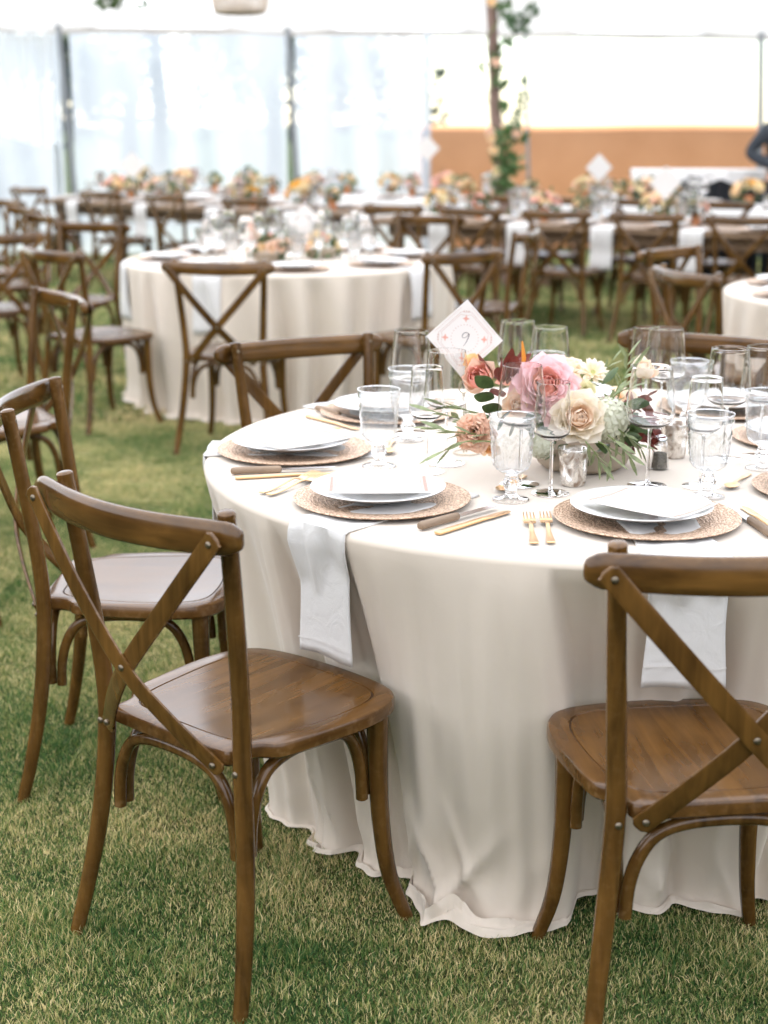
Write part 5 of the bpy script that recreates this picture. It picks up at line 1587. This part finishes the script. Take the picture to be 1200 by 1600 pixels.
# ------------------------------------------------------------------ wooden pole with climbing flowers
wp = [at(787, 300, 13.9), at(775, 190, 13.9), at(772, 100, 13.9), at(768, 0, 13.9)]
top = Vector((wp[3].x - .06, 13.9, float(canopy_z(.9, 13.9))))
P = [(wp[0].x + .05, 13.9, 0)] + [tuple(p) for p in wp] + [tuple(top)]
pole = tag(ob('wooden_pole', me_new('pole', *sweep(catmull(P, 26), np.full(26, .052) + .004 * np.sin(np.arange(26) * 1.3), seg=12)), M['bark']), 'rough brown wooden tent pole wound with a flowering vine', 'pole')
vine = empty('climbing_vine', (wp[0].x, 13.9, 0), 0, 'green vine with peach blossoms winding up the wooden pole', 'vine')
vo_ = Vector((wp[0].x, 13.9, 0)); r = random.Random(9)
pc = catmull(P, 60); hel = []
for i in range(60):
    a = i * .55; hel.append(Vector(pc[i]) + Vector((.075 * math.cos(a), .075 * math.sin(a), 0)) - vo_)
ob('vine_stem', me_new('vine_stem', *sweep([tuple(h) for h in hel], .006, seg=6)), M['stem'], vine)
cl = []; rd = []
for (px, py, dx, rad) in [(790, 265, 0, .12), (782, 240, 0, .13), (786, 215, .05, .12), (800, 200, .1, .10), (780, 130, 0, .08), (772, 85, 0, .10), (775, 100, .02, .09), (790, 70, .05, .07), (785, 10, .03, .10), (758, 105, -.05, .06), (745, 80, -.1, .04), (795, 30, .05, .07), (783, 165, .03, .06), (795, 255, .1, .12), (812, 215, .1, .06), (785, 285, 0, .12)]:
    cl.append(tuple(at(px, py, 13.85) + Vector((dx * .3, 0, 0)) - vo_)); rd.append(rad * .8)
ob('vine_leaves', me_new('vine_leaves', *leaf_cloud(cl, rd, 3600, .075, 21), smooth=False), simple('vine_leaf', lin(84, 112, 62), .5, var=(3, .35), trans=.3), vine)['kind'] = 'stuff'
for i, (px, py, k) in enumerate([(765, 205, 'peach'), (768, 215, 'cream'), (775, 97, 'peach'), (806, 207, 'peach'), (772, 235, 'cream'), (768, 2, 'cream'), (776, 268, 'ivory')]):
    o = ob('blossom', BLO[k], None, vine, at(px, py, 13.76) - vo_, (1.4, r.uniform(-.5, .5), 0)); o.scale = (.045,) * 3
hv = empty('hanging_vine', at(817, 60, 13.6), 0, 'thin leafy strand hanging down beside the wooden pole', 'vine')
ho_ = at(817, 60, 13.6)
st = [at(826, 5, 13.6), at(818, 60, 13.6), at(817, 130, 13.6), at(815, 165, 13.6), at(806, 192, 13.6), at(803, 205, 13.6)]
st = [Vector((st[0].x + .05, 13.6, float(canopy_z(1.3, 13.6))))] + st
ob('vine_stem', me_new('vine_stem', *sweep(catmull([tuple(p - ho_) for p in st], 30), .004, seg=6)), M['stem'], hv)
cl = [tuple(at(x, y, 13.6) - ho_) for x, y in [(828, 22), (820, 40), (812, 30), (802, 45), (818, 125), (820, 150), (815, 165), (810, 180), (806, 195), (798, 25), (832, 15)]]
ob('vine_leaves', me_new('vine_leaves', *leaf_cloud(cl, [.07, .07, .06, .05, .04, .05, .05, .05, .05, .05, .06], 4200, .06, 22), smooth=False), simple('hanging_leaf', lin(84, 108, 78), .5, trans=.3), hv)['kind'] = 'stuff'
hg = empty('hanging_vine', at(168, 2, 10.0), 0, 'sparse green sprig hanging from the white canopy', 'vine'); h0 = at(168, 2, 10.0)
sp_ = [Vector((h0.x, 10.0, float(canopy_z(h0.x, 10)))), at(168, -60, 10), at(165, 0, 10), at(168, 14, 10)]
ob('vine_stem', me_new('vine_stem', *sweep(catmull([tuple(p - h0) for p in sp_], 16), .004, seg=6)), M['stem'], hg)
ob('vine_leaves', me_new('vine_leaves', *leaf_cloud([tuple(at(x, y, 10) - h0) for x, y in [(165, 3), (158, 0), (172, -10), (182, -3), (220, 5), (163, -30), (175, -50)]], [.05, .05, .07, .06, .03, .08, .08], 3000, .06, 23), smooth=False), M['leaf'], hg)['kind'] = 'stuff'

# rattan pendant
lp = at(375, 22, 11.0)
pend = empty('pendant_lamp', (lp.x, 11, lp.z), 0, 'pale woven rattan pendant lamp hanging from the canopy', 'lamp')
M['rattan'] = simple('pale_rattan', (.62, .52, .42, 1), .7, var=(30, .2))
prof = [(.05, .0), (.15, .004), (.185, .03), (.195, .10), (.18, .20), (.13, .28), (.06, .31)]
rib = MB()
for k in range(40):
    a = 2 * PI * k / 40
    rib.add(*sweep(catmull([(q * math.cos(a), q * math.sin(a), z) for q, z in prof], 14), .0045, seg=5))
ob('ribs', rib.mesh('ribs'), M['rattan'], pend)
hoop = MB()
for q, z in smooth_prof(prof, 22):
    hoop.add(*sweep([(q * math.cos(a), q * math.sin(a), z) for a in np.linspace(0, 2 * PI, 41)], .005, seg=5, cap=False))
ob('woven_hoops', hoop.mesh('hoops'), M['rattan'], pend)
ob('cord', me_new('cord', *sweep([(0, 0, .30), (0, 0, float(canopy_z(lp.x, 11)) - lp.z)], .006, seg=6)), M['rattan'], pend)

# white draped service counter near the wall
sc = empty('service_counter', (2.96, 14.55, 0), -.1, 'white topped service counter with a black draped front by the wall', 'counter')
mb = MB()
V = []; F = []
for i in range(41):
    u = i / 40; x = -.62 + 1.24 * u
    hem = .09 + .06 * abs(math.sin(u * PI * 3))
    for j, (yy, zz) in enumerate([(.3, 1.04), (-.28, 1.06), (-.315, 1.045), (-.32, 1.06 - hem)]): V.append((x, yy - (.01 * math.sin(u * 40) if j == 3 else 0), zz))
    if i:
        for j in range(3): q = (i - 1) * 4 + j; F.append((q, q + 4, q + 5, q + 1))
ob('white_swag', me_new('swag', V, F, angle=60), M['napkin'], sc)
V = []; F = []
for i in range(81):
    u = i / 80; x = -.60 + 1.20 * u
    for z in (0.0, .5, 1.02): V.append((x, -.285 + .018 * math.sin(u * 90), z))
    if i:
        for j in range(2): q = (i - 1) * 3 + j; F.append((q, q + 3, q + 4, q + 1))
ob('black_drape', me_new('drape', V, F, angle=70), M['dark'], sc)
for sx in (-.5, .5):
    for sy in (-.2, .22): ob('leg', me_new('leg', *sweep([(sx, sy, 0), (sx, sy, 1.0)], .02, seg=8)), M['metal_pole'], sc)
ob('top', me_new('top', *(lambda b_: (b_.V, b_.F))(MB().box((0, 0, 1.02), (1.2, .54, .03))), smooth=False), M['plank'], sc)

# ------------------------------------------------------------------ standing person in dark clothes
def skinned(name, joints, edges, parent, material, sub=2):
    me = bpy.data.meshes.new(name)
    me.from_pydata([j[0] for j in joints], edges, [])
    o = ob(name, me, material, parent)
    md = o.modifiers.new('skin', 'SKIN'); md.use_smooth_shade = True
    sv = me.skin_vertices[0] if me.skin_vertices else None
    if sv is None:
        me.attributes  # layer is made by the modifier
    for i, j in enumerate(joints):
        s_ = me.skin_vertices[0].data[i]; s_.radius = (j[1], j[2] if len(j) > 2 else j[1]); s_.use_root = (i == 0)
    sm = o.modifiers.new('subdivision', 'SUBSURF'); sm.levels = sub; sm.render_levels = sub
    return o
pr = empty('person', (3.655, 14.0, 0), math.radians(12), 'person in black jacket and trousers standing by the wall, hands together', 'person')
M['skin'] = simple('skin', lin(214, 160, 130), .5, sss=.1); M['suit'] = simple('black_suit', (.022, .027, .034, 1), .85, bump=(80, .3)); M['hair'] = simple('brown_hair', (.05, .03, .02, 1), .6, bump=(60, .8))
J = [((0, 0, .95), .13, .10), ((0, -.01, 1.15), .125, .095), ((0, -.01, 1.36), .15, .10), ((0, 0, 1.47), .06), ((0, -.01, 1.56), .052), ((0, -.02, 1.64), .075, .085), ((0, -.015, 1.73), .07, .082),
     ((-.17, 0, 1.42), .06), ((-.33, .06, 1.20), .042), ((-.10, -.19, 1.06), .033), ((-.03, -.24, 1.05), .028),
     ((.17, 0, 1.42), .06), ((.26, .04, 1.16), .042), ((.10, -.19, 1.06), .033), ((.03, -.24, 1.07), .028),
     ((-.09, 0, .88), .095), ((-.10, -.01, .48), .06), ((-.10, .02, .08), .042), ((-.11, -.13, .035), .035),
     ((.09, 0, .88), .095), ((.10, -.01, .48), .06), ((.10, .02, .08), .042), ((.11, -.13, .035), .035)]
E_ = [(0, 1), (1, 2), (2, 3), (3, 4), (4, 5), (5, 6), (2, 7), (7, 8), (8, 9), (9, 10), (2, 11), (11, 12), (12, 13), (13, 14), (0, 15), (15, 16), (16, 17), (17, 18), (0, 19), (19, 20), (20, 21), (21, 22)]
body = skinned('body', J, E_, pr, M['skin'])
JJ = [(p[0], p[1] * 1.16 + .012, (p[2] if len(p) > 2 else p[1]) * 1.16 + .012) for p in J]
skinned('jacket', [JJ[1], ((0, 0, .92), .165, .125), JJ[2], ((0, 0, 1.45), .075, .075), JJ[7], JJ[8], JJ[9], JJ[11], JJ[12], JJ[13]], [(0, 1), (0, 2), (2, 3), (2, 4), (4, 5), (5, 6), (2, 7), (7, 8), (8, 9)], pr, M['suit'])
skinned('trousers', [((0, 0, .95), .15, .12), JJ[15], JJ[16], ((-.10, .02, .06), .062), JJ[19], JJ[20], ((.10, .02, .06), .062)], [(0, 1), (1, 2), (2, 3), (0, 4), (4, 5), (5, 6)], pr, M['suit'])
for s_ in (-1, 1):
    for k in range(4):
        x0 = s_ * (.02 - .004 * k); zz = 1.075 - k * .018
        skinned('finger', [((s_ * .03, -.235, zz), .009), ((x0 - s_ * .01, -.262, zz), .0085), ((x0 - s_ * .035, -.262, zz - .004), .008), ((x0 - s_ * .05, -.248, zz - .006), .007)], [(0, 1), (1, 2), (2, 3)], body, M['skin'], 1)
    skinned('thumb', [((s_ * .035, -.225, 1.085), .011), ((s_ * .015, -.245, 1.10), .0095), ((-s_ * .008, -.255, 1.105), .008)], [(0, 1), (1, 2)], body, M['skin'], 1)
    ob('ear', me_new('ear', *lathe([(0, .012), (.014, .010), (.02, 0), (.014, -.006), (0, -.008)], 12)), M['skin'], body, (s_ * .078, -.005, 1.655), (0, s_ * PI / 2, 0))
    ob('eye', me_new('eye', *lathe([(0, .011), (.008, .008), (.011, 0), (.008, -.008), (0, -.011)], 12)), M['dark'], body, (s_ * .032, -.094, 1.675))
    ob('shoe', me_new('shoe', *sweep(catmull([(s_ * .10, .07, .04), (s_ * .105, -.04, .045), (s_ * .112, -.16, .03), (s_ * .114, -.21, .025)], 10), np.array([.035, .042, .044, .043, .042, .043, .045, .044, .038, .025]), np.array([.04, .045, .046, .045, .042, .038, .034, .03, .026, .02]), seg=12, side=(1, 0, 0))), M['dark'], body)
skinned('nose', [((0, -.095, 1.665), .010), ((0, -.116, 1.64), .013), ((0, -.10, 1.632), .012)], [(0, 1), (1, 2)], body, M['skin'], 1)
ob('mouth', me_new('mouth', *sweep([(-.022, -.098, 1.605), (0, -.104, 1.604), (.022, -.098, 1.605)], np.array([.003, .006, .003]), seg=8)), simple('lips', (.42, .17, .15, 1), .5), body)
V, F = lathe([(0, .135), (.05, .125), (.085, .09), (.097, .04), (.092, 0), (.085, -.03)], 24, lambda a, i, r_, z: .006 * math.sin(a * 9 + z * 40))
V = [(x * .92, y * 1.02 + .008, z + 1.655 if not (y < -.045 and z < .06) else 1.655 + .07) for x, y, z in V]
ob('hair', me_new('hair', V, F), M['hair'], pr)
